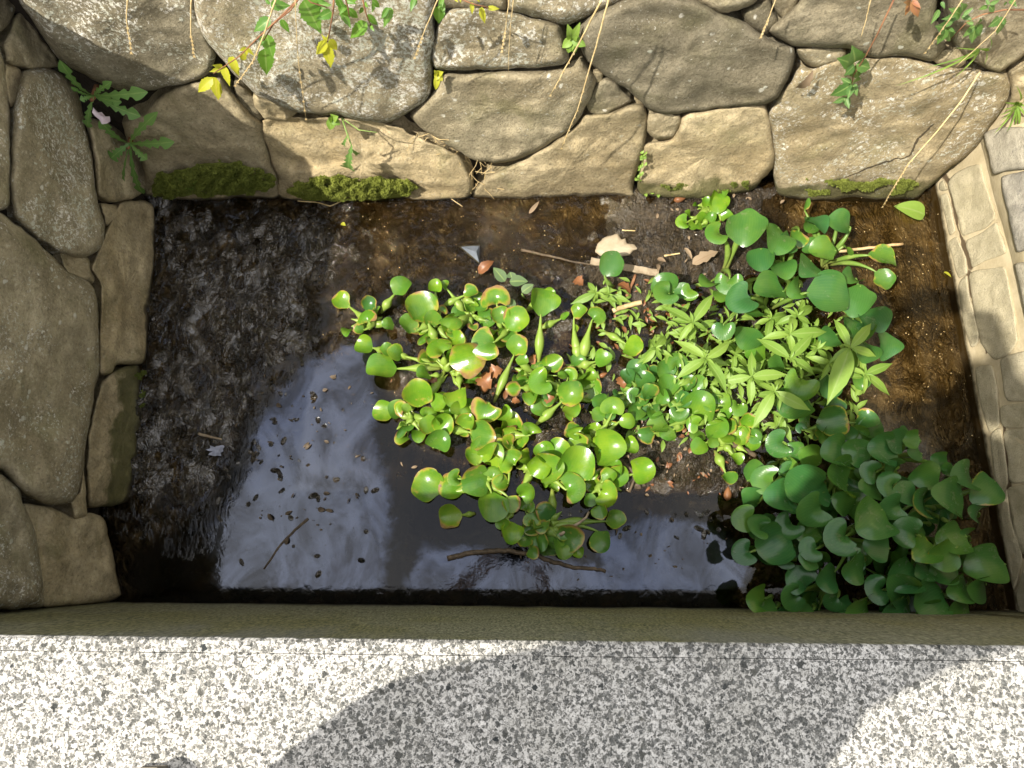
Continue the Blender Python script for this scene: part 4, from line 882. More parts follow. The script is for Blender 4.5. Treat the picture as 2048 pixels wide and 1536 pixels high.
# small low leaves that thicken the sunny clump
rf = random.Random(77)
def small_leaf(P, c, px, py, d, tone, brown, hz):
    ctr = at(px, py, hz); size = d / F_PX * (CAM_H - hz); head = V((ctr.x - c.x, ctr.y - c.y, 0)); head = head.normalized() if head.length > .004 else V((0, 1, 0))
    br = min(1.1, brown * rf.uniform(.4, 1.6)) if rf.random() < .75 else 0
    vs, fs, edge, vein, att = blade_mesh(size, rf.choice('FFFCS'), rf, tone, br)
    m3 = Matrix.Rotation(math.atan2(-head.x, head.y) + rf.uniform(-.6, .6), 3, 'Z') @ Matrix.Rotation(rf.uniform(.1, .9), 3, 'X') @ Matrix.Rotation(rf.uniform(-.5, .5), 3, 'Y')
    vs = [m3 @ v + ctr for v in vs]; att = m3 @ att + ctr; s0 = V((c.x, c.y, max(c.z, .004)))
    if (att - s0).length > .10: s0 = att.lerp(s0, .10 / (att - s0).length); s0.z = max(floor_z(s0.x, s0.y), .004)
    pts = bez(s0, s0.lerp(att, .5) + V((0, 0, .008)), att, 11); rr = rf.uniform(.0035, .0065)
    tv, tf = tube(pts, [rr * (.4 + .9 * math.exp(-((i / 10 - .42) / .22) ** 2)) for i in range(11)], 9)
    mb = MB(); mb.add(tv, tf, tone=[min(1, tone + rf.uniform(-.15, .2))] * len(tv), foot=[max(0, 1 - (i // 9) / 4) for i in range(len(tv))]); st = mb.build('leaf_stalk', M['stalk'], P, c)
    tn = tone + rf.uniform(-.3, .15); n = len(vs); mb = MB(); mb.add(vs, fs, edge=edge, vein=vein, tone=[tn] * n, brown=[br] * n); mb.build('leaf_blade', M['blade'], st, c)
for key, cx, cy, h, tone, brown, bulb, label in PL:
    P, c = plants_by[key][:2]
    k_ = 9 if bulb >= 1.7 and key not in 'ahuB' else 3 if key in 'ahBudpC' else 8 if key in 'DEFGHIJK' else 0
    for j in range(k_):
        a = rf.uniform(0, 6.28); q = rf.uniform(18, 62) if bulb >= 1 else rf.uniform(30, 90)
        small_leaf(P, c, cx + q * math.cos(a), cy + q * math.sin(a) * .8, rf.uniform(24, 44) if bulb >= 1 else rf.uniform(34, 58), tone, brown, rf.uniform(.015, h * .7))

# short fat stalks that have lost their blades lie round the crown of the small plants
rb_ = random.Random(31)
for key, (P, c, h, tone, brown, bulb) in plants_by.items():
    if bulb < 1.7: continue
    for j in range(rb_.choice((4, 5, 6))):
        a = rb_.uniform(0, 6.28); L = rb_.uniform(.028, .055); d = V((math.cos(a), math.sin(a), rb_.uniform(.15, .7))).normalized(); o_ = c + V((math.cos(a) * .008, math.sin(a) * .008, .004))
        if floor_z(c.x, c.y) < .004: o_.z = .004
        n_ = 11; rr = rb_.uniform(.0065, .0125)
        pts = [o_ + d * (L * i / (n_ - 1)) for i in range(n_)]
        rad = [rr * (.22 + .78 * math.exp(-((i / (n_ - 1) - .5) / .24) ** 2)) * (.35 if i == n_ - 1 else 1) for i in range(n_)]
        tv, tf = tube(pts, rad, 10); mb = MB(); mb.add(tv, tf, tone=[min(1, tone + rb_.uniform(-.1, .25))] * len(tv), foot=[1 - min(1, (i // 10) / 3) for i in range(len(tv))])
        mb.build('leaf_stalk', M['stalk'], P, c)

# ------------------------------------------------------------------ generic leaf between two points
def leafmesh(p0, p1, width, nrm, arch=.12, fold=.25, prof=None, n=12, ser=0.0, teeth=9, rng=random, twist=0.0):
    p0, p1 = V(p0), V(p1); d = p1 - p0; L = d.length; t_ = d.normalized(); nr = V(nrm); nr = (nr - t_ * nr.dot(t_)).normalized(); side = t_.cross(nr)
    vs, us, fs = [], [], []
    for i in range(n + 1):
        t = i / n; w = width * .5 * (prof(t) if prof else math.sin(math.pi * t ** .85) ** .9)
        if ser and 0 < i < n: w *= 1 + ser * ((t * teeth) % 1.0 - .5)
        w = max(w, width * .012)
        c = p0 + d * t + nr * (arch * L * 4 * t * (1 - t))
        for u in (-1, -.5, 0, .5, 1):
            s2 = side * math.cos(twist * t) + nr * math.sin(twist * t)
            vs.append(c + s2 * (u * w) + nr * (fold * abs(u) * w)); us.append(abs(u))
    for i in range(n):
        for k in range(4): a = i * 5 + k; fs.append((a, a + 1, a + 6, a + 5))
    return vs, fs, us
def leaf(parent, base, mat, p0, p1, width, nrm, name='leaf', **k):
    vs, fs, us = leafmesh(p0, p1, width, nrm, **k); mb = MB(); mb.add(vs, fs, u=us); return mb.build(name, M[mat], parent, base)
def ovate(t): return (math.sin(math.pi * min(1, t ** .72))) ** .8
def pointed(t): return (math.sin(math.pi * min(1, t ** .62))) ** .9 * (1 - .25 * t)
def lanc(t): return max(0, math.sin(math.pi * t ** .8)) ** 1.15
def strap(t): return min(1, t * 12 + .4) * (1 - t ** 3) + .02
def lobed(t):
    base = .18 + .82 * min(1, (t / .75)) if t < .82 else max(.05, math.cos((t - .82) / .18 * 1.5))
    saw = (t * 5.5) % 1.0
    return base * (1 if t > .78 else .35 + .65 * saw)

# willow-leaved weeds
z6 = lambda x, y: zz_(6, x, y)
WEEDS = [
 ((680, 985), [(490,880),(820,890),(500,1110),(800,1200),(620,900),(740,1010)], .17, 'willow leaved weed with four long leaves in a cross above the small hyacinth carpet'),
 ((600, 775), [(410,680),(722,605),(520,890),(685,835),(470,760)], .13, 'willow leaved weed nearest the bare mud with one upright leaf'),
 ((1172, 985), [(975,870),(1305,845),(1080,925),(1315,1085),(1240,1010)], .18, 'willow leaved weed in the middle of the bright weed patch'),
 ((1170, 842), [(1000,875),(1385,830),(1180,735),(1185,965)], .16, 'willow leaved weed under the broad glossy hyacinth leaves'),
 ((945, 1090), [(765,1122),(1155,1080),(945,945),(940,1265),(1020,1150)], .17, 'willow leaved weed with a long leaf hanging over the small round leaves'),
 ((1078, 1178), [(950,1395),(1290,1290),(960,1130),(1120,1110)], .18, 'willow leaved weed leaning toward the kerb over a large hyacinth leaf'),
 ((1525, 922), [(1425,755),(1645,780),(1385,1260),(1675,975),(1400,1015)], .19, 'willow leaved weed with a very long drooping leaf beside the dark blades'),
 ((1612, 1078), [(1770,1015),(1752,1202),(1600,1195),(1495,1040)], .16, 'willow leaved weed reaching over the brown shallow water'),
 ((1215, 735), [(1080,790),(1290,785),(1300,680),(1130,690)], .13, 'short willow leaved weed beside the thick horizontal hyacinth stalk'),
 ((385, 925), [(445,855),(305,1020),(345,870),(420,1000)], .09, 'small willow leaved weed at the bare mud edge of the patch'),
 ((1400, 1010), [(1500,1110),(1345,1115),(1260,975),(1480,960)], .15, 'willow leaved weed tucked between two larger ones'),
 ((1130, 1330), [(1120,1460),(1050,1290),(1210,1280)], .10, 'low willow leaved weed over the wet mud mound'),
 ((850, 960), [(760,900),(920,1040),(830,1080),(900,900)], .10, 'low willow leaved weed below the large hyacinth blade'),
 ((1330, 930), [(1250,1010),(1420,890),(1300,870),(1390,1000)], .13, 'willow leaved weed beneath the longest drooping leaf'),
 ((1060, 750), [(960,790),(1130,820),(1020,690),(1150,730)], .10, 'pale low weed in the gap under the glossy blades'),
]
z5 = lambda x, y: zz_(5, x, y)
WEEDS += [
 ((5, 1815, 290), [(1760,220),(1900,330),(1640,370),(1950,360),(1800,360)], .06, 'light green weed at the foot of the dusty single leaf'),
 ((5, 1900, 300), [(1910,230),(1930,370),(1870,250)], .05, 'tiny weed rosette next to the cut reed'),
]
rw = random.Random(3)
for item in WEEDS:
    cpt, tips, h, lab = item
    zf = z6
    if len(cpt) == 3: zf = z5; cpt = cpt[1:]
    top = at(*zf(*cpt), h); ft = at(*zf(cpt[0] + rw.uniform(-60, 60), cpt[1] + rw.uniform(-20, 70)), .0); ft.z = floor_z(ft.x, ft.y)
    P = root('willow_leaved_weed', ft, lab, 'weed', 'willow leaved weeds among the water hyacinths')
    mid = (ft + top) * .5 + V((rw.uniform(-.02, .02), rw.uniform(-.02, .02), .02))
    tv, tf = tube(bez(ft, mid, top, 8), [.0028 - .0012 * i / 7 for i in range(8)], 7); mb = MB(); mb.add(tv, tf); mb.build('stem', M['greenstem'], P, ft)
    for i, tp in enumerate(tips):
        e = at(*zf(*tp), h - rw.uniform(.01, .05)); L = (e - top).length
        leaf(P, ft, 'weed', top - V((0, 0, rw.uniform(0, .006))), e, L * rw.uniform(.25, .32), (rw.uniform(-.3, .3), rw.uniform(-.3, .3), 1), prof=lanc, arch=rw.uniform(.04, .12), fold=rw.uniform(.15, .4), n=10, ser=.12, teeth=8)
    for j in range(2):                                   # tip pair and a lower pair
        for q in range(4):
            a = rw.uniform(0, 6.28); L = (.022, .055)[j] * rw.uniform(.7, 1.3); p = top if j == 0 else ft.lerp(top, rw.uniform(.35, .75))
            leaf(P, ft, 'weed', p, p + V((math.cos(a) * L, math.sin(a) * L, L * (.5 if j == 0 else .05))), L * .3, (0, 0, 1), prof=lanc, arch=.08, fold=.3, n=8)
# broad dull oval leaves among the hyacinths
ft = at(*z5(1330, 330), 0); P = root('oval_leaved_weed', ft, 'dull grey green weed with oval leaves behind the tall kidney leaf', 'weed')
top = at(*z5(1310, 300), .05)
tv, tf = tube([ft, (ft + top) / 2, top], .0022, 6); mb = MB(); mb.add(tv, tf); mb.build('stem', M['greenstem'], P, ft)
for a, b, w in (((1225, 215), (1352, 215), .032), ((1195, 215), (1115, 120), .03), ((1310, 290), (1390, 235), .026), ((1225, 330), (1240, 440), .028), ((1240, 190), (1230, 150), .025)):
    leaf(P, ft, 'dull', at(*z5(*a), .055), at(*z5(*b), .06), w * 1.1, (0, .1, 1), prof=ovate, arch=.05, fold=.15)
# ground-hugging seedlings between the weeds: far too many to count
mb = MB(); rg = random.Random(12)
for i in range(900):
    x, y = rg.uniform(1180, 1720), rg.uniform(560, 880)
    if rg.random() < .45: x, y = rg.gauss(1480, 110), rg.gauss(720, 55)
    if x > 1740 or y < 545: continue
    p = at(x, y, 0); hz = max(0, mud_z(p.x, p.y)); p = at(x, y, hz + rg.uniform(.004, .06) * (1 if 1330 < x < 1700 and 620 < y < 850 else .3))
    a = rg.uniform(0, 6.28); L = rg.uniform(.018, .045)
    vs, fs, us = leafmesh(p, p + V((math.cos(a) * L, math.sin(a) * L, rg.uniform(-.01, .012))), L * rg.uniform(.22, .4), (rg.uniform(-.4, .4), rg.uniform(-.4, .4), 1), prof=lanc, n=5)
    mb.add(vs, fs, u=us)
tag(mb.build('undergrowth', M['weed']), 'pale green seedling leaves carpeting the mud under the weeds', 'undergrowth', kind='stuff')
# ------------------------------------------------------------------ moss
def moss(name, px_poly, plane, label, n, thick):
    rg = random.Random(n); mb = MB(); poly = np.array(px_poly, float); x0, y0 = poly.min(0); x1, y1 = poly.max(0)
    def inside(x, y):
        c = False; m = len(poly)
        for i in range(m):
            a, b = poly[i], poly[(i + 1) % m]
            if (a[1] > y) != (b[1] > y) and x < (b[0] - a[0]) * (y - a[1]) / (b[1] - a[1]) + a[0]: c = not c
        return c
    k = 0; n = int(n * 1.5)
    while k < n:
        x, y = rg.uniform(x0, x1), rg.uniform(y0, y1)
        if not inside(x, y): continue
        dd = pt_edge_dist(np.array([[x, y]]), poly)[0]
        if dd < 13 * (.45 + noise.noise(V((x * .045, y * .08, 9)))): k += .25; continue
        if thick < .015 and noise.noise(V((x * .028, y * .05, 6))) < .02 + .25 * rg.random(): k += .5; continue
        th = thick * min(1, dd / 14) ** .6 * (.7 + .5 * noise.noise(V((x * .06, y * .06, 0)))) 
        if noise.noise(V((x * .05, y * .09, 4))) < -.38 and rg.random() < .8: k += 1; continue
        p = plane.hit(x, y, .022 + th * rg.uniform(.7, 1.4))
        for q in range(3):
            d = (plane.n * .8 + V((rg.uniform(-1, 1), rg.uniform(-1, 1), rg.uniform(-.4, 1)))).normalized(); L = rg.uniform(.0045, .0095)
            s = d.cross(V((rg.uniform(-1, 1), rg.uniform(-1, 1), rg.uniform(-1, 1)))).normalized() * L * .33
            mb.add([p - d * L * .5 - s, p - d * L * .5 + s, p + d * L * .6], [(0, 1, 2)], u=[.3, .3, 1])
        k += 1
    # dark cushion the shoots stand on
    Pq = catmull(px_poly, 60); c = Pq.mean(0); vs = []
    for s_ in (0, .12, .3, .6):
        for q in Pq:
            r = q * (1 - s_) + c * s_; vs.append(plane.hit(r[0], r[1], .004 + thick * (.5 * min(1, s_ * 5))))
    vs.append(plane.hit(c[0], c[1], .004 + thick * .5)); fs = []
    for r in range(3):
        for q in range(60): q2 = (q + 1) % 60; fs.append((r * 60 + q, r * 60 + q2, (r + 1) * 60 + q2, (r + 1) * 60 + q))
    fs += [(180 + q, 180 + (q + 1) % 60, 240) for q in range(60)]
    if thick > .015: mb.add(vs, fs, u=[1] * len(vs))
    tag(mb.build(name, M['moss']), label, 'moss', kind='stuff')
moss('moss', [(303,345),(330,345),(365,335),(400,328),(450,320),(495,322),(530,340),(552,352),(556,372),(528,388),(430,394),(340,400),(303,396)], FAR, 'green moss cushion at the foot of the shaded brown boulder', 6500, .030)
moss('moss', [(565,378),(600,358),(640,350),(700,348),(760,350),(820,358),(846,374),(830,392),(740,404),(680,408),(620,406),(580,396)], FAR, 'sunlit moss cushion at the foot of the tan chipped block', 6000, .028)

moss('moss', [(1590,372),(1612,352),(1640,360),(1680,352),(1740,350),(1800,344),(1835,356),(1846,380),(1790,396),(1700,398),(1620,396)], FAR, 'thin dark moss band along the foot of the largest pale slab', 2600, .012)
moss('moss', [(1320,368),(1400,360),(1470,362),(1520,350),(1530,372),(1440,392),(1330,388)], FAR, 'thin moss streak on the damp foot of the smooth tan block', 800, .010)
moss('moss', [(238,738),(262,730),(292,735),(300,800),(308,860),(300,900),(288,860),(276,790),(262,752)], LEFT, 'sparse moss on the wet edge of the lower shaded slab', 500, .008)

# ------------------------------------------------------------------ plants rooted in the walls
z1 = lambda x, y: (x * .3418, y * .3418)
z2 = lambda x, y: (680 + x * .3418, y * .3418)
z3 = lambda x, y: (1348 + x * .3418, y * .3418)
zb = lambda x, y: (480 + x * .2539, y * .2539)
zd = lambda x, y: (x * .2214, 80 + y * .2214)
ze = lambda x, y: (1648 + x * .1953, y * .1953)
def wleaf(P, base, mat, plane, a, b, w, oa=.03, ob=.05, **k):
    p0, p1 = plane.hit(*a, oa), plane.hit(*b, ob); return leaf(P, base, mat, p0, p1, w, plane.n + V((0, 0, .9)), **k)
def wstem(P, base, mat, plane, pts, offs, r, name='stem'):
    q = [plane.hit(*p, o) for p, o in zip(pts, offs)]
    tv, tf = tube(q, [r * (1 - .5 * i / len(q)) for i in range(len(q))], 7); mb = MB(); mb.add(tv, tf); return mb.build(name, M[mat], P, base)
rg = random.Random(21)
# dandelions in the corner
for ctr, tips, lab in (((850, 500), [((540,180),.045),((1335,470),.05),((1010,375),.03),((720,540),.025),((795,790),.04),((1270,690),.05),((1100,560),.035),((640,420),.02)], 'dandelion rosette of toothed leaves in the crack under the lichen boulder'),
                       ((1175, 930), [((1000,1070),.055),((1425,650),.04),((1575,920),.05),((1330,1080),.045),((1295,1390),.045),((900,720),.05),((1130,1370),.02)], 'lower dandelion rosette with leaves hanging down to the moss')):
    base = FAR.hit(*zd(*ctr), .02); P = root('dandelion', base, lab, 'plant', 'dandelions in the wall corner')
    tv, tf = tube([base - FAR.n * .03, base, base + FAR.n * .02 + V((0, 0, .005))], [.006, .007, .004], 8); mb = MB(); mb.add(tv, tf); mb.build('crown', M['stem'], P, base)
    for (tx, ty), w in tips:
        wleaf(P, base, 'dandelion', FAR, zd(*ctr), zd(tx, ty), w * .64, .03, .06, prof=lobed, n=26, arch=.10, fold=.15)
# pale petal scrap
pc = FAR.hit(*zd(925, 670), .075); mb = MB(); vs = []; fs = []
for r in range(3):
    for k in range(14):
        a = 2 * math.pi * k / 14; q = (r + 1) / 3 * (1 + .15 * math.sin(3 * a)); vs.append(pc + V((.016 * q * math.cos(a), -.006 - .006 * q * math.sin(2 * a), .026 * q * math.sin(a))) + FAR.n * (.004 * math.sin(a * 5) * q))
vs.append(pc); 
for r in range(2):
    for k in range(14): k2 = (k + 1) % 14; fs.append((r * 14 + k, r * 14 + k2, (r + 1) * 14 + k2, (r + 1) * 14 + k))
fs += [(k, (k + 1) % 14, 42)[::-1] for k in range(14)]
mb.add(vs, fs); tag(mb.build('fallen_petal', M['petal'], base=pc), 'crumpled pale pink petal caught on the dandelion leaves', 'petal')

def rosette(name, plane, ctr, tips, mat, w, lab, cat='plant', prof=ovate, off=.03, group=None, **k):
    base = plane.hit(*ctr, .01); P = root(name, base, lab, cat, group)
    tv, tf = tube([base - plane.n * .02, base + plane.n * (off * .5), base + plane.n * off], .0018, 6); mb = MB(); mb.add(tv, tf); mb.build('stem', M['greenstem'], P, base)
    for tp in tips: wleaf(P, base, mat, plane, ctr, tp, w, off, off + .012, prof=prof, **k)
    return P
rosette('crevice_plant', FAR, z2(1355, 225), [z2(1330,140),z2(1405,130),z2(1300,280),z2(1440,270),z2(1375,310),z2(1335,310),z2(1390,190)], 'weed', .02, 'bright green rosette with pointed leaves sprouting between two pale boulders')
rosette('crevice_plant', FAR, z2(575, 430), [z2(560,525),z2(605,420),z2(550,410),z2(600,475),z2(560,470)], 'yellow', .015, 'tiny yellow green fern like sprout hanging in the joint under the pale block')
rosette('crevice_plant', FAR, z1(1945, 690), [z1(1930,760),z1(1980,680),z1(1920,690),z1(1960,740),z1(1990,730)], 'weed', .022, 'small clover like tuft under the big white flecked boulder')
rosette('crevice_plant', FAR, z1(1105, 1065), [z1(1040,1020),z1(1170,1040),z1(1060,1110),z1(1140,1125),z1(1195,1100)], 'weed', .018, 'seedling with five pale leaves growing on the shaded moss')
base = FAR.hit(*z2(10, 690), .04); P = root('sow_thistle', base, 'thin stemmed weed dangling over the tan chipped block with one lobed leaf', 'plant')
wstem(P, base, 'greenstem', FAR, [z2(10,690), z2(45,790), z2(70,860), z2(62,900)], [.03,.07,.08,.08], .0022)
wstem(P, base, 'greenstem', FAR, [z2(10,690), z2(110,760), z2(215,775)], [.03,.05,.06], .0016)
for a, b, w in (((70,850),(50,985),.04), ((66,870),(110,900),.02), ((45,790),(20,850),.015)):
    wleaf(P, base, 'dandelion', FAR, z2(*a), z2(*b), w, .08, .07, prof=lobed, n=20)
base = FAR.hit(*z2(1775, 880), .0); P = root('creeping_jenny', base, 'chain of tiny round bright leaves down the joint between tan blocks', 'plant')
wstem(P, base, 'greenstem', FAR, [z2(1775,880), z2(1778,930), z2(1760,985), z2(1740,1060)], [.015,.02,.02,.02], .0014)
for i in range(26):
    t = rg.random(); x, y = 1778 - 38 * t ** 1.5 + rg.uniform(-16, 16), 880 + 185 * t
    wleaf(P, base, 'weed', FAR, z2(x, y), z2(x + rg.uniform(-14, 14), y + rg.uniform(4, 16)), .011, .022, .028, prof=ovate, n=6)
base = at(1325, 385, .02); P = root('creeping_jenny', base, 'few bright round leaves on the mud beside the dead leaves', 'plant')
tv, tf = tube([base, base + V((.02, .0, .01)), base + V((.035, -.01, .012))], .0012, 6); mb = MB(); mb.add(tv, tf); mb.build('stem', M['greenstem'], P, base)
for i in range(9):
    p = at(1300 + rg.uniform(-18, 20), 384 + rg.uniform(-5, 5), .03); a = rg.uniform(0, 6.28)
    leaf(P, base, 'weed', p, p + V((math.cos(a) * .012, math.sin(a) * .012, .002)), .011, (0, 0, 1), prof=ovate, n=6)

# sprigs of the shrub that overhangs the wall
def sprig(name, lab, stem_pts, offs, leaves, mat, w, smat='stem', cat='branch', group=None, out=.10, prof=pointed, ser=.3, r=.0018, aspect=.46):
    base = FAR.hit(*stem_pts[0], offs[0]); P = root(name, base, lab, cat, group)
    wstem(P, base, smat, FAR, stem_pts, offs, r)
    for a, b in leaves:
        o = out + rg.uniform(-.015, .015); p0 = FAR.hit(*a, o); p1 = FAR.hit(*b, o + rg.uniform(-.012, .022))
        if cat == 'vine': p1 = p0 + (p1 - p0) * 1.25
        leaf(P, base, mat, p0, p1, (p1 - p0).length * aspect, FAR.n + V((rg.uniform(-.5, .5), 0, .9 + rg.uniform(-.4, .4))), prof=prof, ser=ser, n=20, teeth=8.3, arch=rg.uniform(.0, .1), fold=rg.uniform(.1, .35))
G_S = 'leafy sprigs hanging over the top of the stone wall'
Zs = lambda f, L: [(f(*a), f(*b)) for a, b in L]
sprig('leafy_sprig', 'sprig with bright yellow serrated leaves hanging over the lichen boulders', [z1(1760,-20), z1(1640,100), z1(1500,230), z1(1400,330), z1(1250,430)], [.12,.13,.13,.12,.11],
      Zs(z1, [((1300,395),(1225,420)),((1245,460),(1160,540)),((1265,455),(1278,585)),((1315,385),(1345,505)),((1365,330),(1400,445)),((1440,280),(1395,300)),((1425,310),(1420,355)),((1450,275),(1490,330)),((1445,280),(1440,330)),((1300,390),(1240,380))]), 'yellow', 1, group=G_S)
sprig('leafy_sprig', 'sprig with large green serrated leaves in the sun above the white flecked boulder', [z1(1770,-40), z1(1700,60), z1(1600,140), z1(1540,240)], [.13,.13,.13,.12],
      Zs(zb, [((240,40),(400,45)),((240,30),(190,-20)),((240,150),(110,250)),((330,150),(390,260)),((210,270),(260,470)),((195,380),(210,590)),((180,290),(165,370)),((440,20),(400,70))]), 'sprig', 1, group=G_S, aspect=.55)
sprig('leafy_sprig', 'sprig with the biggest dark green leaf hanging above a three leaved tip', [zb(480,-60), zb(520,-20), zb(560,20), zb(690,60)], [.14,.15,.15,.15],
      Zs(zb, [((500,0),(640,265)),((560,30),(720,40)),((720,90),(600,150)),((600,-40),(700,-10))]), 'sprig', 1, group=G_S, aspect=.62)
sprig('leafy_sprig', 'small sprig tip of three yellow green leaves over the white lichen', [zb(740,-40), zb(735,80), zb(715,200), zb(690,330)], [.14,.14,.13,.12],
      Zs(zb, [((690,330),(640,270)),((685,330),(600,430)),((690,340),(715,535)),((705,310),(765,395)),((690,320),(695,270))]), 'yellow', 1, group=G_S)
sprig('leafy_sprig', 'leafy sprig crowded with serrated green leaves at the top edge', [zb(800,-80), zb(830,-10), zb(850,60), zb(860,130)], [.15,.15,.15,.15],
      Zs(zb, [((780,40),(880,130)),((800,80),(875,225)),((830,0),(920,30)),((850,60),(930,140)),((770,-20),(840,100)),((880,-10),(940,-30)),((840,40),(780,120))]), 'sprig', 1, group=G_S)
sprig('leafy_sprig', 'green sprig with insect holed leaves beside the pale block', [zb(960,-40), zb(980,60), zb(1000,130), zb(1030,200)], [.14,.14,.14,.13],
      Zs(zb, [((1000,175),(870,300)),((1010,110),(1085,200)),((1030,200),(1060,250)),((970,60),(940,110)),((1040,0),(1100,60)),((1060,10),(1040,100)),((1190,60),(1130,220)),((1170,60),(1110,150)),((980,20),(1010,60))]), 'sprig', 1, group=G_S)
sprig('leafy_sprig', 'sprig with two drooping spotted leaves near the corner of the pale block', [zb(1380,-60), zb(1400,-10), zb(1560,-20)], [.12,.13,.13],
      Zs(zb, [((1370,-10),(1345,95)),((1390,0),(1360,60)),((1570,40),(1565,185)),((1590,10),(1610,120)),((1600,-20),(1560,70))]), 'sprig', 1, group=G_S)
sprig('leafy_sprig', 'thin sprig of yellow leaves dangling in front of the pale block', [zb(1700,-30), zb(1780,10), zb(1850,35), zb(1960,60)], [.11,.12,.12,.12],
      Zs(zb, [((1735,-10),(1740,30)),((1825,15),(1828,115)),((1905,55),(1930,185)),((1950,60),(2045,70)),((1860,-20),(1890,20)),((1690,-10),(1720,20))]), 'yellow', 1, group=G_S, aspect=.4)
# the shrub itself, above the picture
sb = V((-.35, 1.42, 1.12)); P = root('shrub', sb, 'leafy shrub growing along the top of the stone wall', 'shrub')
for i in range(9):
    e = sb + V((rg.uniform(-.6, .5), rg.uniform(-.05, .5), rg.uniform(.25, .6))); tv, tf = tube(bez(sb, sb.lerp(e, .5) + V((0, 0, .1)), e, 6), [.006, .005, .004, .003, .002, .002], 6); mb = MB(); mb.add(tv, tf); mb.build('limb', M['stem'], P, sb)
mb = MB()
for i in range(900):
    p = sb + V((rg.gauss(0, .36), rg.gauss(.15, .18), abs(rg.gauss(.25, .18)))); a = rg.uniform(0, 6.28); L = rg.uniform(.03, .06)
    vs, fs, us = leafmesh(p, p + V((math.cos(a) * L, math.sin(a) * L, rg.uniform(-.02, .02))), L * .5, (rg.uniform(-.5, .5), rg.uniform(-.5, .5), 1), prof=ovate, n=6); mb.add(vs, fs, u=us)
mb.build('foliage', M['sprig'], P, sb)
# trailing vine on the pale slab and vine at the corner
sprig('trailing_vine', 'trailing vine of small toothed leaves lying on the pale slab', [z3(1290,-10), z3(1190,200), z3(1120,330), z3(1050,440), z3(1040,500), z3(1005,590)], [.07,.07,.06,.05,.05,.04],
      Zs(ze, [((310,640),(290,500)),((300,660),(165,610)),((310,670),(225,755)),((330,660),(445,690)),((320,670),(340,775)),((280,860),(190,810)),((285,860),(105,955)),((290,860),(330,960)),((285,850),(330,790)),((280,880),(250,990)),((200,1010),(110,1045)),((220,990),(250,1090)),((205,990),(200,1050))]), 'vine', 1, cat='vine', out=.05, aspect=.6)
sprig('trailing_vine', 'reddish vine tip with three pointed leaves over the slanting boulder', [ze(900,-60), ze(900,0)], [.06,.07],
      Zs(ze, [((890,10),(840,130)),((900,15),(950,145)),((905,5),(975,70)),((890,0),(830,20))]), 'red', 1, cat='vine', out=.07)
sprig('trailing_vine', 'green creeper with five part leaves at the corner above the cap blocks', [ze(2060,100), ze(1850,100), ze(1620,150), ze(1470,220), ze(1300,400)], [.06,.06,.06,.06,.05],
      Zs(ze, [((1400,160),(1240,190)),((1400,150),(1300,100)),((1410,160),(1500,200)),((1400,140),(1400,50)),((1430,150),(1510,90)),((1260,280),(1160,270)),((1260,290),(1330,330)),((1250,300),(1175,425)),((1270,300),(1280,400)),((1240,260),(1320,220)),((1680,60),(1600,90)),((1690,60),(1730,110)),((1690,50),(1660,0)),((1700,40),(1780,10)),((1540,260),(1440,360)),((1560,260),(1590,350)),((1550,270),(1520,410)),((1530,250),(1470,230)),((1560,250),(1590,200)),((1790,190),(1700,260)),((1800,200),(1770,330)),((1790,180),(1840,240)),((1860,20),(1850,50)),((1900,10),(1960,60)),((1200,20),(1230,80)),((1180,100),(1110,220))]), 'vine', 1, smat='stem', cat='vine', out=.06, aspect=.5)
# grass in the corner
def grass(lab, ctr, tips, plane, w=.006, off0=.02, off1=.06):
    base = plane.hit(*ctr, off0); P = root('grass_tuft', base, lab, 'grass')
    for tp in tips: wleaf(P, base, 'grass', plane, ctr, tp, w, off0, off1 + rg.uniform(-.02, .03), prof=strap, arch=.12, fold=.3, n=10, name='blade')
grass('tuft of green grass at the top of the masonry wall', ze(1960, 1050), [ze(1740,1370),ze(1800,1240),ze(1790,1180),ze(1870,1350),ze(1940,1320),ze(2000,1280),ze(2060,1190),ze(1850,1050),ze(1970,880),ze(2050,1000),ze(1900,1130),ze(1990,1310),ze(2080,1100),ze(1830,1120)], FAR)
grass('bent yellow green grass blades over the small stones near the corner', ze(1600, 500), [ze(1690,480),ze(1430,580),ze(1640,660),ze(1340,790),ze(1240,680),ze(1050,690),ze(730,880),ze(1690,360),ze(1350,490)], FAR, .004)
# dry grass stalks
def stalk(lab, pts, offs=None, r=.0016, head=True):
    offs = offs or [.09] * len(pts); q = [FAR.hit(*p, o) for p, o in zip(pts, offs)]; base = q[0]
    P = root('dry_grass_stalk', base, lab, 'grass stalk', 'dry straw coloured grass stalks hanging down the wall')
    fine = []
    for i in range(len(q) - 1):
        for k in range(6): fine.append(q[i].lerp(q[i + 1], k / 6) + V((rg.uniform(-.0006, .0006), 0, 0)))
    fine.append(q[-1]); tv, tf = tube(fine, [r * (1 - .45 * i / len(fine)) for i in range(len(fine))], 6); mb = MB(); mb.add(tv, tf); mb.build('stem', M['straw'], P, base)
    if head:
        mb = MB(); n = len(fine)
        for i in range(int(n * .55), n):
            d = (fine[min(i + 1, n - 1)] - fine[i - 1]).normalized()
            for s in (-1, 1):
                sd = d.cross(V((0, -1, .2))).normalized() * s; vs, fs, us = leafmesh(fine[i], fine[i] + d * .010 + sd * .0022, .0032, (0, -1, .3), n=4, prof=lanc); mb.add(vs, fs, u=us)
        mb.build('seed_head', M['straw'], P, base)
stalk('straw stalk hanging over the grey green lichen boulder', [z1(745,-20), z1(740,120), z1(768,300)])
stalk('straw stalk at the edge of the grey green lichen boulder', [z1(1120,-20), z1(1115,180), z1(1135,320)])
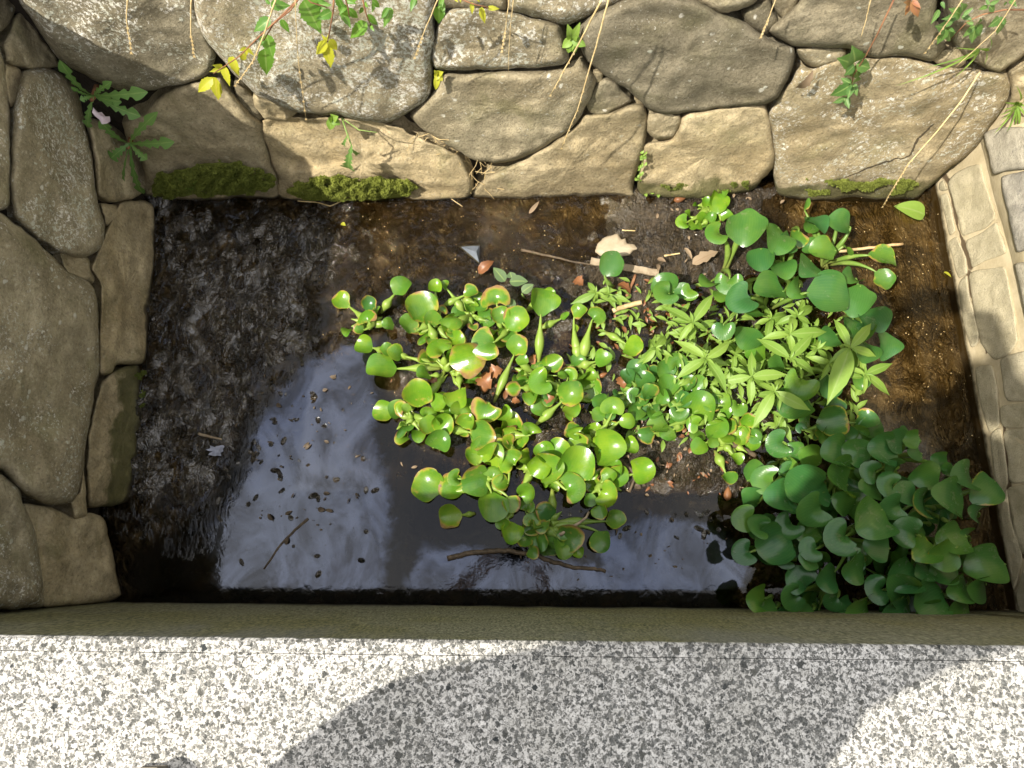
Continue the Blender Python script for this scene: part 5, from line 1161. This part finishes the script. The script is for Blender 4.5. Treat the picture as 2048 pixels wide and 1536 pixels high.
stalk('long straw stalk crossing the yellow leaved sprig', [z1(1620,-20), z1(1545,200), z1(1480,360), z1(1380,495)], [.17,.16,.15,.13])
stalk('thin brown stalk hanging in front of the white flecked boulder', [z1(1725,-20), z1(1745,350), z1(1790,690)], [.14,.12,.10], .001)
stalk('grey feathery stalk at the joint of the pale block', [z2(580,-20), z2(490,190), z2(440,330)], [.13,.12,.11], .0013)
stalk('short thin stalk in front of the pale block', [z2(990,-20), z2(970,160), z2(948,290)], None, .0012)
stalk('very thin brown stalk hanging down to the diamond boulder', [z2(1015,-20), z2(990,250), z2(985,420)], None, .0009, False)
stalk('straw stalk pointing at the diamond boulder, shorter of the crossing two', [z2(1540,-20), z2(1400,250), z2(1235,550)], [.17,.15,.13], .002)
stalk('longest straw stalk reaching down to the broad brown block', [z2(1575,-20), z2(1500,270), z2(1390,640), z2(1298,862)], [.17,.16,.14,.12], .002)
stalk('pale stalk over the slanting brown boulder', [z3(1155,-20), z3(1125,110), z3(1093,218)], None, .0014, False)
stalk('brown stalk between the small stones at the top edge', [z3(600,-20), z3(560,90), z3(512,205)], None, .0014)
stalk('straw stalk crossing the green creeper leaves', [z3(1700,-20), z3(1600,130), z3(1475,300)], [.12,.12,.1], .0014)
stalk('yellowish stalk at the corner beside the cap blocks', [z3(2010,-20), z3(1880,180), z3(1640,400)], [.1,.1,.09], .0012, False)
stalk('long golden seed stalk bending from the pale slab down to the floating leaf', [z3(1790,420), z3(1690,580), z3(1540,770), z3(1370,960), z3(1290,1090), z3(1222,1205)], [.05,.09,.13,.16,.17,.16], .002)
# ------------------------------------------------------------------ things lying in the basin
def flat_leaf(name, lab, a, b, w, mat, z=.012, cat='dead leaf', prof=ovate, group=None, arch=.08, fold=.3, ser=.15, n=12, twist=0.):
    p0, p1 = at(*a, 0), at(*b, 0); p0.z = floor_z(p0.x, p0.y) + z; p1.z = floor_z(p1.x, p1.y) + z * 1.4
    vs, fs, us = leafmesh(p0, p1, w, (rg.uniform(-.3, .3), rg.uniform(-.3, .3), 1), prof=prof, arch=arch, fold=fold, ser=ser, n=n, twist=twist)
    mb = MB(); mb.add(vs, fs, u=us); return tag(mb.build(name, M[mat], base=(p0 + p1) / 2), lab, cat, group)
zf = lambda x, y: (1180 + x * .18555, 340 + y * .18555)
GL = 'dead leaves lying on the mud'
flat_leaf('dead_leaf', 'curled tan dead leaf standing up under the tan block', zf(1000,290), zf(960,130), .026, 'deadleaf', .02, group=GL, arch=.2)
flat_leaf('dead_leaf', 'broad grey tan dead leaf pointing at the bare mud under the tan block', zf(1000,260), zf(820,225), .03, 'deadleaf', .02, group=GL)
flat_leaf('dead_leaf', 'crumpled dead leaf next to the isolated small hyacinth', zf(1040,230), zf(1135,265), .03, 'deadleaf', .02, group=GL)
flat_leaf('dead_leaf', 'crinkled brown dead leaf upright behind the isolated small hyacinth', zf(1170,310), zf(1185,130), .022, 'deadleaf', .025, group=GL, ser=.4)
flat_leaf('dead_leaf', 'pale torn dead leaf beside the broad glossy hyacinth leaf', zf(1075,1060), zf(1340,940), .035, 'deadleaf', .02, group=GL, ser=.5)
flat_leaf('dead_leaf', 'small dead leaf scrap pointing down at the wood strip', zf(985,900), zf(1060,1025), .014, 'deadleaf', .02, group=GL)
flat_leaf('dead_leaf', 'small tan scrap at the end of the wood strip', zf(710,1060), zf(695,1165), .012, 'deadleaf', .03, group=GL)
flat_leaf('dead_leaf', 'small brown scrap above the wood strip end', zf(705,1000), zf(785,1055), .014, 'deadleaf', .02, group=GL)
flat_leaf('dead_leaf', 'thin pale dead leaf floating off the broad flat brown block', z2(1105,1255), z2(1165,1185), .012, 'deadleaf', .006, group=GL, ser=0)
flat_leaf('dead_leaf', 'dark brown curled dead leaf in the water behind the dull oval weed', (958, 552), (988, 530), .03, 'rust', .02, group=GL, arch=.25)
flat_leaf('dead_leaf', 'dry leaf caught in the crack of the pale slab', z3(720,510), z3(815,410), .02, 'deadleaf', .25, group=GL) if False else None
p0, p1 = FAR.hit(*z3(720, 512), .04), FAR.hit(*z3(815, 408), .05); vs, fs, us = leafmesh(p0, p1, .026, FAR.n, prof=ovate, arch=.15, ser=.3)
mb = MB(); mb.add(vs, fs, u=us); tag(mb.build('dead_leaf', M['deadleaf'], base=(p0 + p1) / 2), 'curled brown dead leaf stuck to the pale slab', 'dead leaf', GL)
GO = 'rotting orange hyacinth scraps'
orange = [(1020,870,1100,960,.05,'rotting orange leaf scrap left of the tall green bulb'), (1090,860,1180,830,.04,'crumpled orange brown scrap touching the tall green bulb'), (1380,980,1330,1010,.03,'papery brown scrap beside the folded heart leaf'), (1450,1010,1540,1040,.03,'orange scrap under the folded heart leaf'), (1240,1040,1300,1050,.022,'narrow red orange scrap lying between two bulbs'), (1220,1200,1260,1270,.03,'brown scrap below the crowded kidney leaves'), (1360,740,1400,800,.03,'orange scrap by the small round bud'), (700,880,730,930,.03,'dark orange scrap near the horizontal stalk'), (1960,880,2000,960,.03,'reddish brown fibrous scrap beside the small carpet'), (1660,230,1720,270,.035,'rust coloured scrap next to the light green weed'), (1960,250,2040,330,.03,'rust coloured scrap beside the cut reed')]
for x0, y0_, x1, y1_, w, lab in orange:
    flat_leaf('rotten_leaf', lab, z5(x0, y0_), z5(x1, y1_), w, 'rust', .016, group=GO, arch=.3, ser=.5, cat='rotting leaf', twist=rg.uniform(-.8, .8))
def bulb(lab, px, py, r, mat='rust', ang=0., z=.012, ln=1.7):
    p = at(px, py, 0); p.z = floor_z(p.x, p.y) + z; d = V((math.cos(ang), math.sin(ang), .25)); pts = [p + d * (r * ln * (i / 8 - .5) * 2) for i in range(9)]
    rad = [max(.0012, r * math.sin(math.pi * min(1, (i / 8) ** .8 * .97 + .03)) ** .8) for i in range(9)]
    tv, tf = tube(pts, rad, 12); mb = MB(); mb.add(tv, tf, u=[1] * len(tv)); tag(mb.build('dead_bulb', M[mat], base=p), lab, 'bulb', 'dead hyacinth bulbs on the mud')
bulb('orange brown dead bulb on the dark water at the end of the mud mound', 1453, 988, .011, ang=1.5)
bulb('large copper coloured dead bulb beside the tall green bulb', *z5(1060, 920), .015, ang=1.4, z=.02)
bulb('small tan dead bulb among the stalks behind the fallen twig', *zz_(8, 800, 630), .010, ang=.6)
bulb('pinkish dead bulb on the mud below the curled dead leaf', *zf(955, 340), .010, ang=.1)
bulb('small reddish bulb at the paved end of the small carpet', *z5(1860, 860), .007, ang=.4)
# floating green leaf
z7 = lambda x, y: (1700 + x * .17, 200 + y * .17)
vs, fs, us = leafmesh(at(*z7(880,1350), .004), at(*z7(520,1250), .006), .058, (0, 0, 1), arch=.08, fold=.18, prof=lambda t: (math.sin(math.pi * min(1, t ** .6)) ** .75), n=14)
mb = MB(); mb.add(vs, fs, u=us); flc = at(*z7(690, 1260), .004); tag(mb.build('floating_leaf', M['weed'], base=flc), 'pale green folded leaf with brown stains floating in the corner', 'leaf')
flat_leaf('fallen_leaf', 'tiny yellow leaf floating beside the masonry wall', (1886, 545), (1900, 556), .010, 'yellow', .004, cat='leaf', ser=0)
flat_leaf('fallen_leaf', 'tiny yellow green leaf floating below the sunlit moss', (683, 448), (692, 453), .012, 'yellow', .004, cat='leaf', ser=0)
# rods, twigs, boards
def rod(name, lab, cat, pts, r, mat, group=None, seg=8, z=.01, follow=True):
    q = []
    for p in pts:
        w_ = at(p[0], p[1], 0); zz2 = p[2] if len(p) > 2 else (floor_z(w_.x, w_.y) if follow else 0) + z; q.append(at(p[0], p[1], zz2))
    base = q[len(q) // 2]; fine = []
    for i in range(len(q) - 1):
        for k in range(4): fine.append(q[i].lerp(q[i + 1], k / 4) + V((rg.uniform(-1, 1), rg.uniform(-1, 1), rg.uniform(-.5, 1))) * (r[0] if hasattr(r, '__len__') else r) * .25)
    fine.append(q[-1]); rr = r if hasattr(r, '__len__') else [r * (1 - .4 * i / len(fine)) for i in range(len(fine))]
    tv, tf = tube(fine, rr, seg); mb = MB(); mb.add(tv, tf); o = mb.build(name, M[mat], base=base); return tag(o, lab, cat, group)
z8 = lambda x, y: zz_(8, x, y)
rod('twig', 'long bare twig floating between the plants and the kerb', 'twig', [z8(340,1072), z8(440,1048), z8(570,1030), z8(700,1028), z8(850,1055), z8(960,1095), z8(1080,1125), z8(1200,1135), z8(1262,1150)], .0075, 'twig', z=.004)
rod('twig', 'side shoot twig crossing the shaded leaves', 'twig', [z8(990,935), z8(1060,895), z8(1150,835), z8(1165,800)], .0045, 'board', z=.03)
rod('twig', 'black twig lying in the sky reflection', 'twig', [(616,1038), (590,1060), (560,1092), (528,1138)], .004, 'twig', z=.0)
rod('twig', 'dead brown stick crossing the mound behind the lime clump', 'twig', [z8(1320,480), z8(1380,520), z8(1440,590), z8(1400,680)], .006, 'twig', z=.012)
rod('twig', 'reddish root standing beside the cut reed', 'twig', [zf(400,1380), zf(440,1250), zf(490,1130)], .006, 'stem', z=.01)
rod('twig', 'dark split stick between the carpet and the shaded clump', 'twig', [(1445,880), (1480,895), (1512,912)], .010, 'twig', z=.01)
rod('twig', 'small pale stick on the black mud', 'twig', [(398,868), (420,873), (444,879)], .004, 'board', z=.012)
rod('twig', 'grey stick poking out beside the shaded moss', 'twig', [(535,388), (570,382), (606,374)], .004, 'board', z=.02)
rod('twig', 'curved pale stem floating in front of the sunlit moss', 'twig', [(596,402), (630,404), (660,412), (690,400), (715,396)], .002, 'straw', z=.004)
rod('twig', 'thin straight straw floating below the chipped block', 'twig', [(880,382), (900,396), (925,413)], .0015, 'straw', z=.004)
rod('twig', 'wet branching twig in the water near the wood strip', 'twig', [(1042,500), (1100,512), (1140,522), (1185,530)], .004, 'twig', z=.006)
rod('twig', 'yellow stick leaning on the dead leaf beside the pale scrap', 'twig', [zf(800,925), zf(880,912), zf(970,898)], .003, 'straw', z=.015)
rod('twig', 'orange pine needle like stick above the pale scrap', 'twig', [zf(345,650), zf(420,652), zf(488,655)], .0022, 'straw', z=.01)
rod('reed_stem', 'straight cut reed held in the leaves over the brown water', 'reed', [z6(1430,362) + (.05,), z6(1560,348) + (.05,), z6(1700,330) + (.05,), z6(1830,316) + (.05,)], [.0042] * 13, 'reed')
rod('reed_stem', 'tan cut reed at the edge of the willow leaved weeds', 'reed', [zf(250,1515), zf(400,1465), zf(560,1425)], [.007] * 9, 'reed', z=.015)
def strip(name, lab, cat, a, b, w, h, mat, z):
    p0, p1 = at(*a, z), at(*b, z); d = (p1 - p0).normalized(); s = V((-d.y, d.x, 0)) * w / 2; vs = []; n = 16
    for i in range(n + 1):
        c = p0.lerp(p1, i / n); j = V((rg.uniform(-1, 1), rg.uniform(-1, 1), 0)) * w * .06
        for e, zz3 in ((-1, 0), (-1, h), (1, h), (1, 0)): vs.append(c + s * e + j + V((0, 0, zz3)))
    fs = [(i * 4 + k, i * 4 + (k + 1) % 4, (i + 1) * 4 + (k + 1) % 4, (i + 1) * 4 + k) for i in range(n) for k in range(4)] + [(3, 2, 1, 0), (n * 4, n * 4 + 1, n * 4 + 2, n * 4 + 3)]
    mb = MB(); mb.add(vs, fs); tag(mb.build(name, M[mat], base=(p0 + p1) / 2, smooth=False), lab, cat)
strip('wood_strip', 'flat weathered strip of wood lying across the mud below the pale scrap', 'wood', zf(10, 985), zf(740, 1120), .020, .006, 'board', .022)
# pale scrap with a ragged edge, and the pointed stone breaking the surface
Pq = catmull([zf(*p) for p in [(55,880),(80,800),(150,730),(240,700),(300,685),(340,745),(385,735),(400,790),(480,800),(530,850),(470,870),(430,920),(340,935),(250,935),(120,930)]], 70); c = Pq.mean(0)
mb = MB(); vs = []
for s_, zq in ((0, .0), (0.02, .010), (.10, .016), (.4, .019), (.75, .021)):
    for k, q in enumerate(Pq):
        q2 = q + (q - c) * .05 * noise.noise(V((k * .7, 3, 0))) if s_ < .05 else q; r = q2 * (1 - s_) + c * s_; vs.append(at(r[0], r[1], .008 + zq + .003 * noise.noise(V((r[0] * .05, r[1] * .05, 0)))))
vs.append(at(c[0], c[1], .030)); n = 70
fs = [(r * n + k, r * n + (k + 1) % n, (r + 1) * n + (k + 1) % n, (r + 1) * n + k) for r in range(4) for k in range(n)] + [(4 * n + k, 4 * n + (k + 1) % n, 5 * n) for k in range(n)]
mb.add(vs, fs); tag(mb.build('bark_scrap', M['pale'], base=at(c[0], c[1], .01)), 'pale ragged flat scrap of bark lying on the wet mud', 'bark')
zg = lambda x, y: (560 + x * .293, 360 + y * .293)
tri = [at(*zg(1215, 450), -.004), at(*zg(1365, 440), -.004), at(*zg(1362, 575), -.004), at(*zg(1340, 490), .022)]
mb = MB(); a, b, c_, d_ = tri; lo = V((0, 0, -.05)); vs = []; 
def sub(p, q, r, m=6):
    out = []; 
    for i in range(m + 1):
        for j in range(m + 1 - i):
            k = m - i - j; v = (p * i + q * j + r * k) / m; out.append(v + V((0, 0, .0016 * noise.noise(v * 60))))
    f = []; idx_ = {}; n_ = 0
    for i in range(m + 1):
        for j in range(m + 1 - i): idx_[(i, j)] = n_; n_ += 1
    for i in range(m):
        for j in range(m - i):
            f.append((idx_[(i, j)], idx_[(i + 1, j)], idx_[(i, j + 1)]))
            if i + j < m - 1: f.append((idx_[(i + 1, j)], idx_[(i + 1, j + 1)], idx_[(i, j + 1)]))
    return out, f
for p, q, r in ((a, b, d_), (b, c_, d_), (c_, a, d_)):
    v_, f_ = sub(p, q, r); mb.add(v_, f_)
mb.add([a, b, c_, a + lo, b + lo, c_ + lo], [(0, 1, 4, 3), (1, 2, 5, 4), (2, 0, 3, 5)])
tag(mb.build('pointed_stone', M['slate'], base=d_), 'smooth blue grey pointed stone poking out of the water', 'stone')
# white scum on the black mud
mb = MB(); cc = at(435, 903, 0); cc.z = floor_z(cc.x, cc.y) + .010; vs = [cc + V((0, 0, .004))]
for r in (.4, 1):
    for k in range(28):
        a_ = 2 * math.pi * k / 28; q = r * (.017 + .016 * noise.noise(V((math.cos(a_) * 2, math.sin(a_) * 2, 1)))); x_, y_ = cc.x + q * 1.2 * math.cos(a_), cc.y + q * .8 * math.sin(a_)
        vs.append(V((x_, y_, cc.z + .003 * (1 - r) + .002 * noise.noise(V((k, r, 1))))))
fs = [(0, 1 + k, 1 + (k + 1) % 28) for k in range(28)] + [(1 + k, 29 + k, 29 + (k + 1) % 28, 1 + (k + 1) % 28) for k in range(28)]
mb.add(vs, fs); tag(mb.build('scum_patch', M['white'], base=cc), 'small whitish patch of scum on the black mud', 'scum')
# fallen roots and straw packed in the joint under the diamond boulder
mb = MB()
for i in range(60):
    x, y = rg.uniform(925, 985), 0; t = rg.random(); x, y = (835 + 120 * t + rg.uniform(-15, 15), 262 + 60 * t + rg.uniform(-8, 10)) if rg.random() < .5 else (rg.uniform(925, 985), rg.uniform(315, 385))
    p = FAR.hit(x, y, rg.uniform(-.03, .005)); d = V((rg.uniform(-1, 1), rg.uniform(-.4, .1), rg.uniform(-1.2, .3))).normalized() * rg.uniform(.02, .06)
    tv, tf = tube([p, p + d * .5 + V((rg.uniform(-.006, .006), -.004, 0)), p + d], .0008, 4); mb.add(tv, tf)
tag(mb.build('straw_litter', M['straw'], smooth=False), 'tangled straw and rootlets packed into the joint under the diamond boulder', 'straw', kind='stuff')
# crumbs and leaf fragments scattered on mud and water: uncountable
for nm, mat, n, regs, zr, lab in (('leaf_litter', 'deadleaf', 130, [(1280,1560,375,600),(1180,1750,560,900),(780,1300,600,1000),(1250,1480,860,990)], (.002, .012), 'crumbs of dry leaf scattered over the mud between the plants'),
                                 ('rotting_litter', 'rust', 170, [(780,1250,620,980),(1180,1420,560,700),(1250,1480,820,990)], (.002, .014), 'rotting reddish leaf fragments between the hyacinth stalks'),
                                 ('floating_crumbs', 'straw', 330, [(1560,1880,395,700),(1780,1960,500,900),(620,1280,395,560)], (.0006, .0015), 'specks of straw and grit floating on the brown water'),
                                 ('black_litter', 'twig', 130, [(440,760,720,1160),(520,720,760,1050),(1000,1450,1040,1160),(1150,1480,600,980)], (.001, .006), 'black wet crumbs breaking the water film')):
    mb = MB()
    for i in range(n):
        x0, x1, y0_, y1_ = rg.choice(regs); p = at(rg.uniform(x0, x1), rg.uniform(y0_, y1_), 0); p.z = floor_z(p.x, p.y) + rg.uniform(*zr)
        a_ = rg.uniform(0, 6.28); L = rg.uniform(.004, .018) if mat == 'deadleaf' else rg.uniform(.006, .026) if mat == 'rust' else rg.uniform(.0012, .0045) if mat == 'straw' else rg.choice((rg.uniform(.003, .009), rg.uniform(.006, .024)))
        vs, fs, us = leafmesh(p, p + V((math.cos(a_) * L, math.sin(a_) * L, rg.uniform(0, .002))), L * rg.uniform(.2, .7), (rg.uniform(-.3, .3), rg.uniform(-.3, .3), 1), n=4, prof=ovate, ser=.3); mb.add(vs, fs, u=us)
    tag(mb.build(nm, M[mat]), lab, 'litter', kind='stuff')
# ------------------------------------------------------------------ the photographer (only the shoe tip and the shadow reach the picture)
def skin_obj(name, chains, mat, parent, base, rootv=0, sub=2):
    verts, edges, rad = [], [], []
    key = {}
    for ch in chains:
        prev = None
        for (p, r) in ch:
            k = tuple(round(c, 4) for c in p)
            if k not in key: key[k] = len(verts); verts.append(V(p) - V(base)); rad.append(r)
            i = key[k]
            if prev is not None and prev != i: edges.append((prev, i))
            prev = i
    me = bpy.data.meshes.new(name); me.from_pydata(verts, edges, []); o = bpy.data.objects.new(name, me); COL.objects.link(o)
    md = o.modifiers.new('skin', 'SKIN'); md.use_smooth_shade = True
    if not me.skin_vertices: me.skin_vertices.new() if hasattr(me.skin_vertices, 'new') else None
    sv = me.skin_vertices[0].data
    for i, r in enumerate(rad):
        sv[i].radius = (r, r) if not hasattr(r, '__len__') else r; sv[i].use_root = (i == rootv)
    o.modifiers.new('sub', 'SUBSURF').levels = sub; o.modifiers['sub'].render_levels = sub
    me.materials.append(M[mat])
    if parent is not None: o.parent = parent
    else: o.location = base
    return o
g = PAVE
PB = V((-.23, -.55, g))
def B(x, y, z): return (PB.x + x, PB.y + y, g + z)
pel, waist, chest, neck = B(0, 0, .93), B(.0, .02, 1.10), B(.02, .06, 1.32), B(.04, .09, 1.47)
head_c = B(.06, .14, 1.60)
hipL, hipR = B(-.13, .03, .90), B(.11, -.02, .90)
kneeL, ankL = B(-.25, .12, .50), B(-.285, .06, .09)
kneeR, ankR = B(.13, .03, .50), B(.14, -.06, .09)
toeL, toeR = (-.52, -.320, g + .045), B(.19, .10, .035)
shL, shR = B(-.18, .07, 1.40), B(.27, .01, 1.39)
elL, elR = (-.38, -.25, g + 1.17), (.26, -.53, g + 1.08)
wrL, wrR = (-.155, -.07, g + 1.165), (.165, -.12, g + 1.155)
def hand(w, side):
    """palm and five fingers curled round the end of the phone"""
    w = V(w); ch = []; inw = V((-side, 0, 0)); fwd = V((0, .9, .25)).normalized()
    palm = w + fwd * .05 + inw * .01; ch.append([(tuple(w), .026), (tuple(palm), (.032, .018))])
    for i, (dy, ln) in enumerate(((.030, .070), (.012, .078), (-.008, .072), (-.026, .058))):
        k0 = palm + V((0, dy, .012)); k1 = k0 + inw * .02 + V((0, 0, .022)); k2 = k1 + inw * ln * .45 + V((0, .003, .004)); k3 = k2 + inw * ln * .3 + V((0, 0, -.012))
        ch.append([(tuple(palm), (.032, .018)), (tuple(k0), .010), (tuple(k1), .009), (tuple(k2), .0085), (tuple(k3), .0075)])
    t0 = palm + V((0, -.03, -.008)); t1 = t0 + inw * .025 + V((0, .0, -.006)); t2 = t1 + inw * .028 + V((0, .012, .004))
    ch.append([(tuple(palm), (.032, .018)), (tuple(t0), .012), (tuple(t1), .010), (tuple(t2), .009)])
    return ch
body = [[(pel, (.13, .10)), (waist, (.125, .095)), (chest, (.15, .105)), (neck, .055), (B(.05, .105, 1.53), .055), (head_c, (.080, .095)), (B(.065, .15, 1.69), (.070, .08))],
        [(head_c, (.080, .095)), (B(.075, .235, 1.585), .018)],
        [(pel, (.13, .10)), (hipL, .09), (kneeL, .06), (ankL, .042), (toeL, .03)], [(pel, (.13, .10)), (hipR, .09), (kneeR, .06), (ankR, .042), (toeR, .03)],
        [(chest, (.15, .105)), (shL, .062), (elL, .042), (wrL, .028)], [(chest, (.15, .105)), (shR, .062), (elR, .042), (wrR, .028)]]
body += hand(wrL, -1) + hand(wrR, 1)
person = skin_obj('person', body, 'skin', None, PB)
tag(person, 'person in tan shoes, dark shirt and khaki trousers leaning over the kerb holding a phone', 'person')
skin_obj('shirt', [[(B(0, .0, .95), (.145, .115)), (waist, (.140, .11)), (chest, (.165, .12)), (B(.035, .085, 1.43), (.09, .08))], [(chest, (.165, .12)), (shL, .078), (tuple(V(shL).lerp(V(elL), .75)), .058)], [(chest, (.165, .12)), (shR, .078), (tuple(V(shR).lerp(V(elR), .75)), .058)]], 'shirt', person, PB)
skin_obj('trousers', [[(B(0, 0, 1.0), (.145, .115)), (pel, (.150, .12)), (hipL, .105), (kneeL, .078), (tuple(V(ankL) + V((0, 0, .02))), .062)], [(pel, (.150, .12)), (hipR, .105), (kneeR, .078), (tuple(V(ankR) + V((0, 0, .02))), .062)]], 'trouser', person, PB, 1)
skin_obj('hair', [[(B(.055, .09, 1.60), (.085, .075)), (B(.058, .11, 1.70), (.088, .085)), (B(.065, .16, 1.745), (.06, .05))]], 'hair', person, PB)
for s in (-1, 1):
    c = V(B(.068 + s * .032, .222, 1.615)); vs, fs = tube([c + V((0, -.010, 0)), c + V((0, -.006, 0)), c + V((0, .002, 0)), c + V((0, .007, 0))], [.004, .011, .011, .004], 12); mb = MB(); mb.add(vs, fs); mb.build('eye', M['eye'], person, PB)
    e = V(B(.06 + s * .086, .13, 1.595)); vs, fs = tube([e + V((0, 0, -.03)), e + V((s * .012, -.01, 0)), e + V((s * .008, -.012, .03))], [.008, .016, .010], 8); mb = MB(); mb.add(vs, fs); mb.build('ear', M['skin'], person, PB)
for ank, toe in ((ankL, toeL), (ankR, toeR)):
    A, T = V(ank), V(toe); d = V((T.x - A.x, T.y - A.y, 0)).normalized(); heel = V((A.x, A.y, g + .04)) - d * .05
    T2 = V((T.x, T.y, g + .04))
    sh = skin_obj('shoe', [[(tuple(heel), (.038, .040)), (tuple(heel.lerp(T2, .35) + V((0, 0, .03))), (.042, .058)), (tuple(heel.lerp(T2, .70)), (.044, .042)), (tuple(T2 - d * .022 + V((0, 0, .010))), (.036, .040)), (tuple(T2 + d * .016 + V((0, 0, .002))), (.018, .022))]], 'shoe', person, PB)
    mb = MB(); pts = [heel - d * .04, heel.lerp(T2, .3), heel.lerp(T2, .7), T2 + d * .020]; sd = V((-d.y, d.x, 0)); ws = [.028, .034, .040, .018]; vs = []
    for p, w_ in zip(pts, ws):
        for s, zz4 in ((-1, .002), (-1, .010), (1, .010), (1, .002)): vs.append(V((p.x, p.y, g + zz4)) + sd * w_ * s)
    fs = [(i * 4 + k, i * 4 + (k + 1) % 4, (i + 1) * 4 + (k + 1) % 4, (i + 1) * 4 + k) for i in range(3) for k in range(4)] + [(0, 1, 2, 3), (15, 14, 13, 12)]
    mb.add(vs, fs); mb.build('sole', M['sole'], sh, PB)
pc = CAM - FWD * .016; ph = root('phone', pc, 'black phone held flat over the basin in both hands', 'phone')
mb = MB(); vs = []
for w_, z_ in ((.078, 0), (.080, .002), (.080, .006), (.078, .008)):
    for k in range(32):
        a = 2 * math.pi * (k + .5) / 32; cx, cy = math.cos(a), math.sin(a); q = (abs(cx) ** 8 + abs(cy) ** 8) ** (-1 / 8)
        vs.append(pc + RT * (cx * q * w_) + UP * (cy * q * (w_ - .042)) - FWD * z_)
fs = [(r * 32 + k, r * 32 + (k + 1) % 32, (r + 1) * 32 + (k + 1) % 32, (r + 1) * 32 + k) for r in range(3) for k in range(32)] + [tuple(range(31, -1, -1)), tuple(96 + k for k in range(32))]
mb.add(vs, fs); mb.build('body', M['phone'], ph, pc, False)
lp_ = CAM - FWD * .016; mb = MB(); vs, fs = tube([lp_ + FWD * .0002, lp_ + FWD * .0022], .007, 20); mb.add(vs, fs); mb.build('lens', M['phone'], ph, pc)

# ------------------------------------------------------------------ camera, sky, sun
cam = bpy.data.cameras.new('camera'); cam.sensor_width = 36; cam.lens = F_PX / 2048 * 36; cam.clip_start = .015; cam.clip_end = 400
co = bpy.data.objects.new('camera', cam); COL.objects.link(co); co.location = CAM; co.rotation_euler = (math.pi / 2 - TH, 0, 0); scene.camera = co
w = bpy.data.worlds.new('World'); scene.world = w; w.use_nodes = True; nt = w.node_tree; nt.nodes.clear()
out = nt.nodes.new('ShaderNodeOutputWorld'); bg = nt.nodes.new('ShaderNodeBackground'); bg.inputs['Strength'].default_value = .15
sky = nt.nodes.new('ShaderNodeTexSky'); sky.sky_type = 'NISHITA'; sky.sun_disc = False
el = math.atan2(1.0, math.hypot(LIGHT.x, LIGHT.y)); sky.sun_elevation = el; sky.sun_rotation = math.atan2(-LIGHT.x, -LIGHT.y); sky.dust_density = 2.0
tc = nt.nodes.new('ShaderNodeTexCoord'); nz_ = nt.nodes.new('ShaderNodeTexNoise'); nz_.inputs['Scale'].default_value = 2.2; nz_.inputs['Detail'].default_value = 7; nz_.inputs['Roughness'].default_value = .6
mr = nt.nodes.new('ShaderNodeMapRange'); mr.inputs['From Min'].default_value = .32; mr.inputs['From Max'].default_value = .64
mx = nt.nodes.new('ShaderNodeMix'); mx.data_type = 'RGBA'; mx.inputs[7].default_value = (7.4, 7.1, 6.6, 1)
nt.links.new(tc.outputs['Generated'], nz_.inputs['Vector']); nt.links.new(nz_.outputs['Fac'], mr.inputs['Value']); nt.links.new(mr.outputs[0], mx.inputs[0])
nt.links.new(sky.outputs[0], mx.inputs[6]); nt.links.new(mx.outputs[2], bg.inputs['Color']); nt.links.new(bg.outputs[0], out.inputs['Surface'])
sl = bpy.data.lights.new('sun', 'SUN'); sl.energy = 4.4; sl.angle = R(.7); sl.color = (1.0, .94, .84); so = bpy.data.objects.new('sun', sl); COL.objects.link(so)
so.rotation_euler = LIGHT.to_track_quat('-Z', 'Y').to_euler(); so.location = (-3, -2, 6)
vs_ = scene.view_settings; vs_.view_transform = 'Standard'; vs_.look = 'None'; vs_.exposure = 1.05; vs_.gamma = 1; vs_.use_curve_mapping = False
scene.cycles.max_bounces = 8; scene.cycles.transparent_max_bounces = 12; scene.cycles.caustics_reflective = False; scene.cycles.caustics_refractive = False
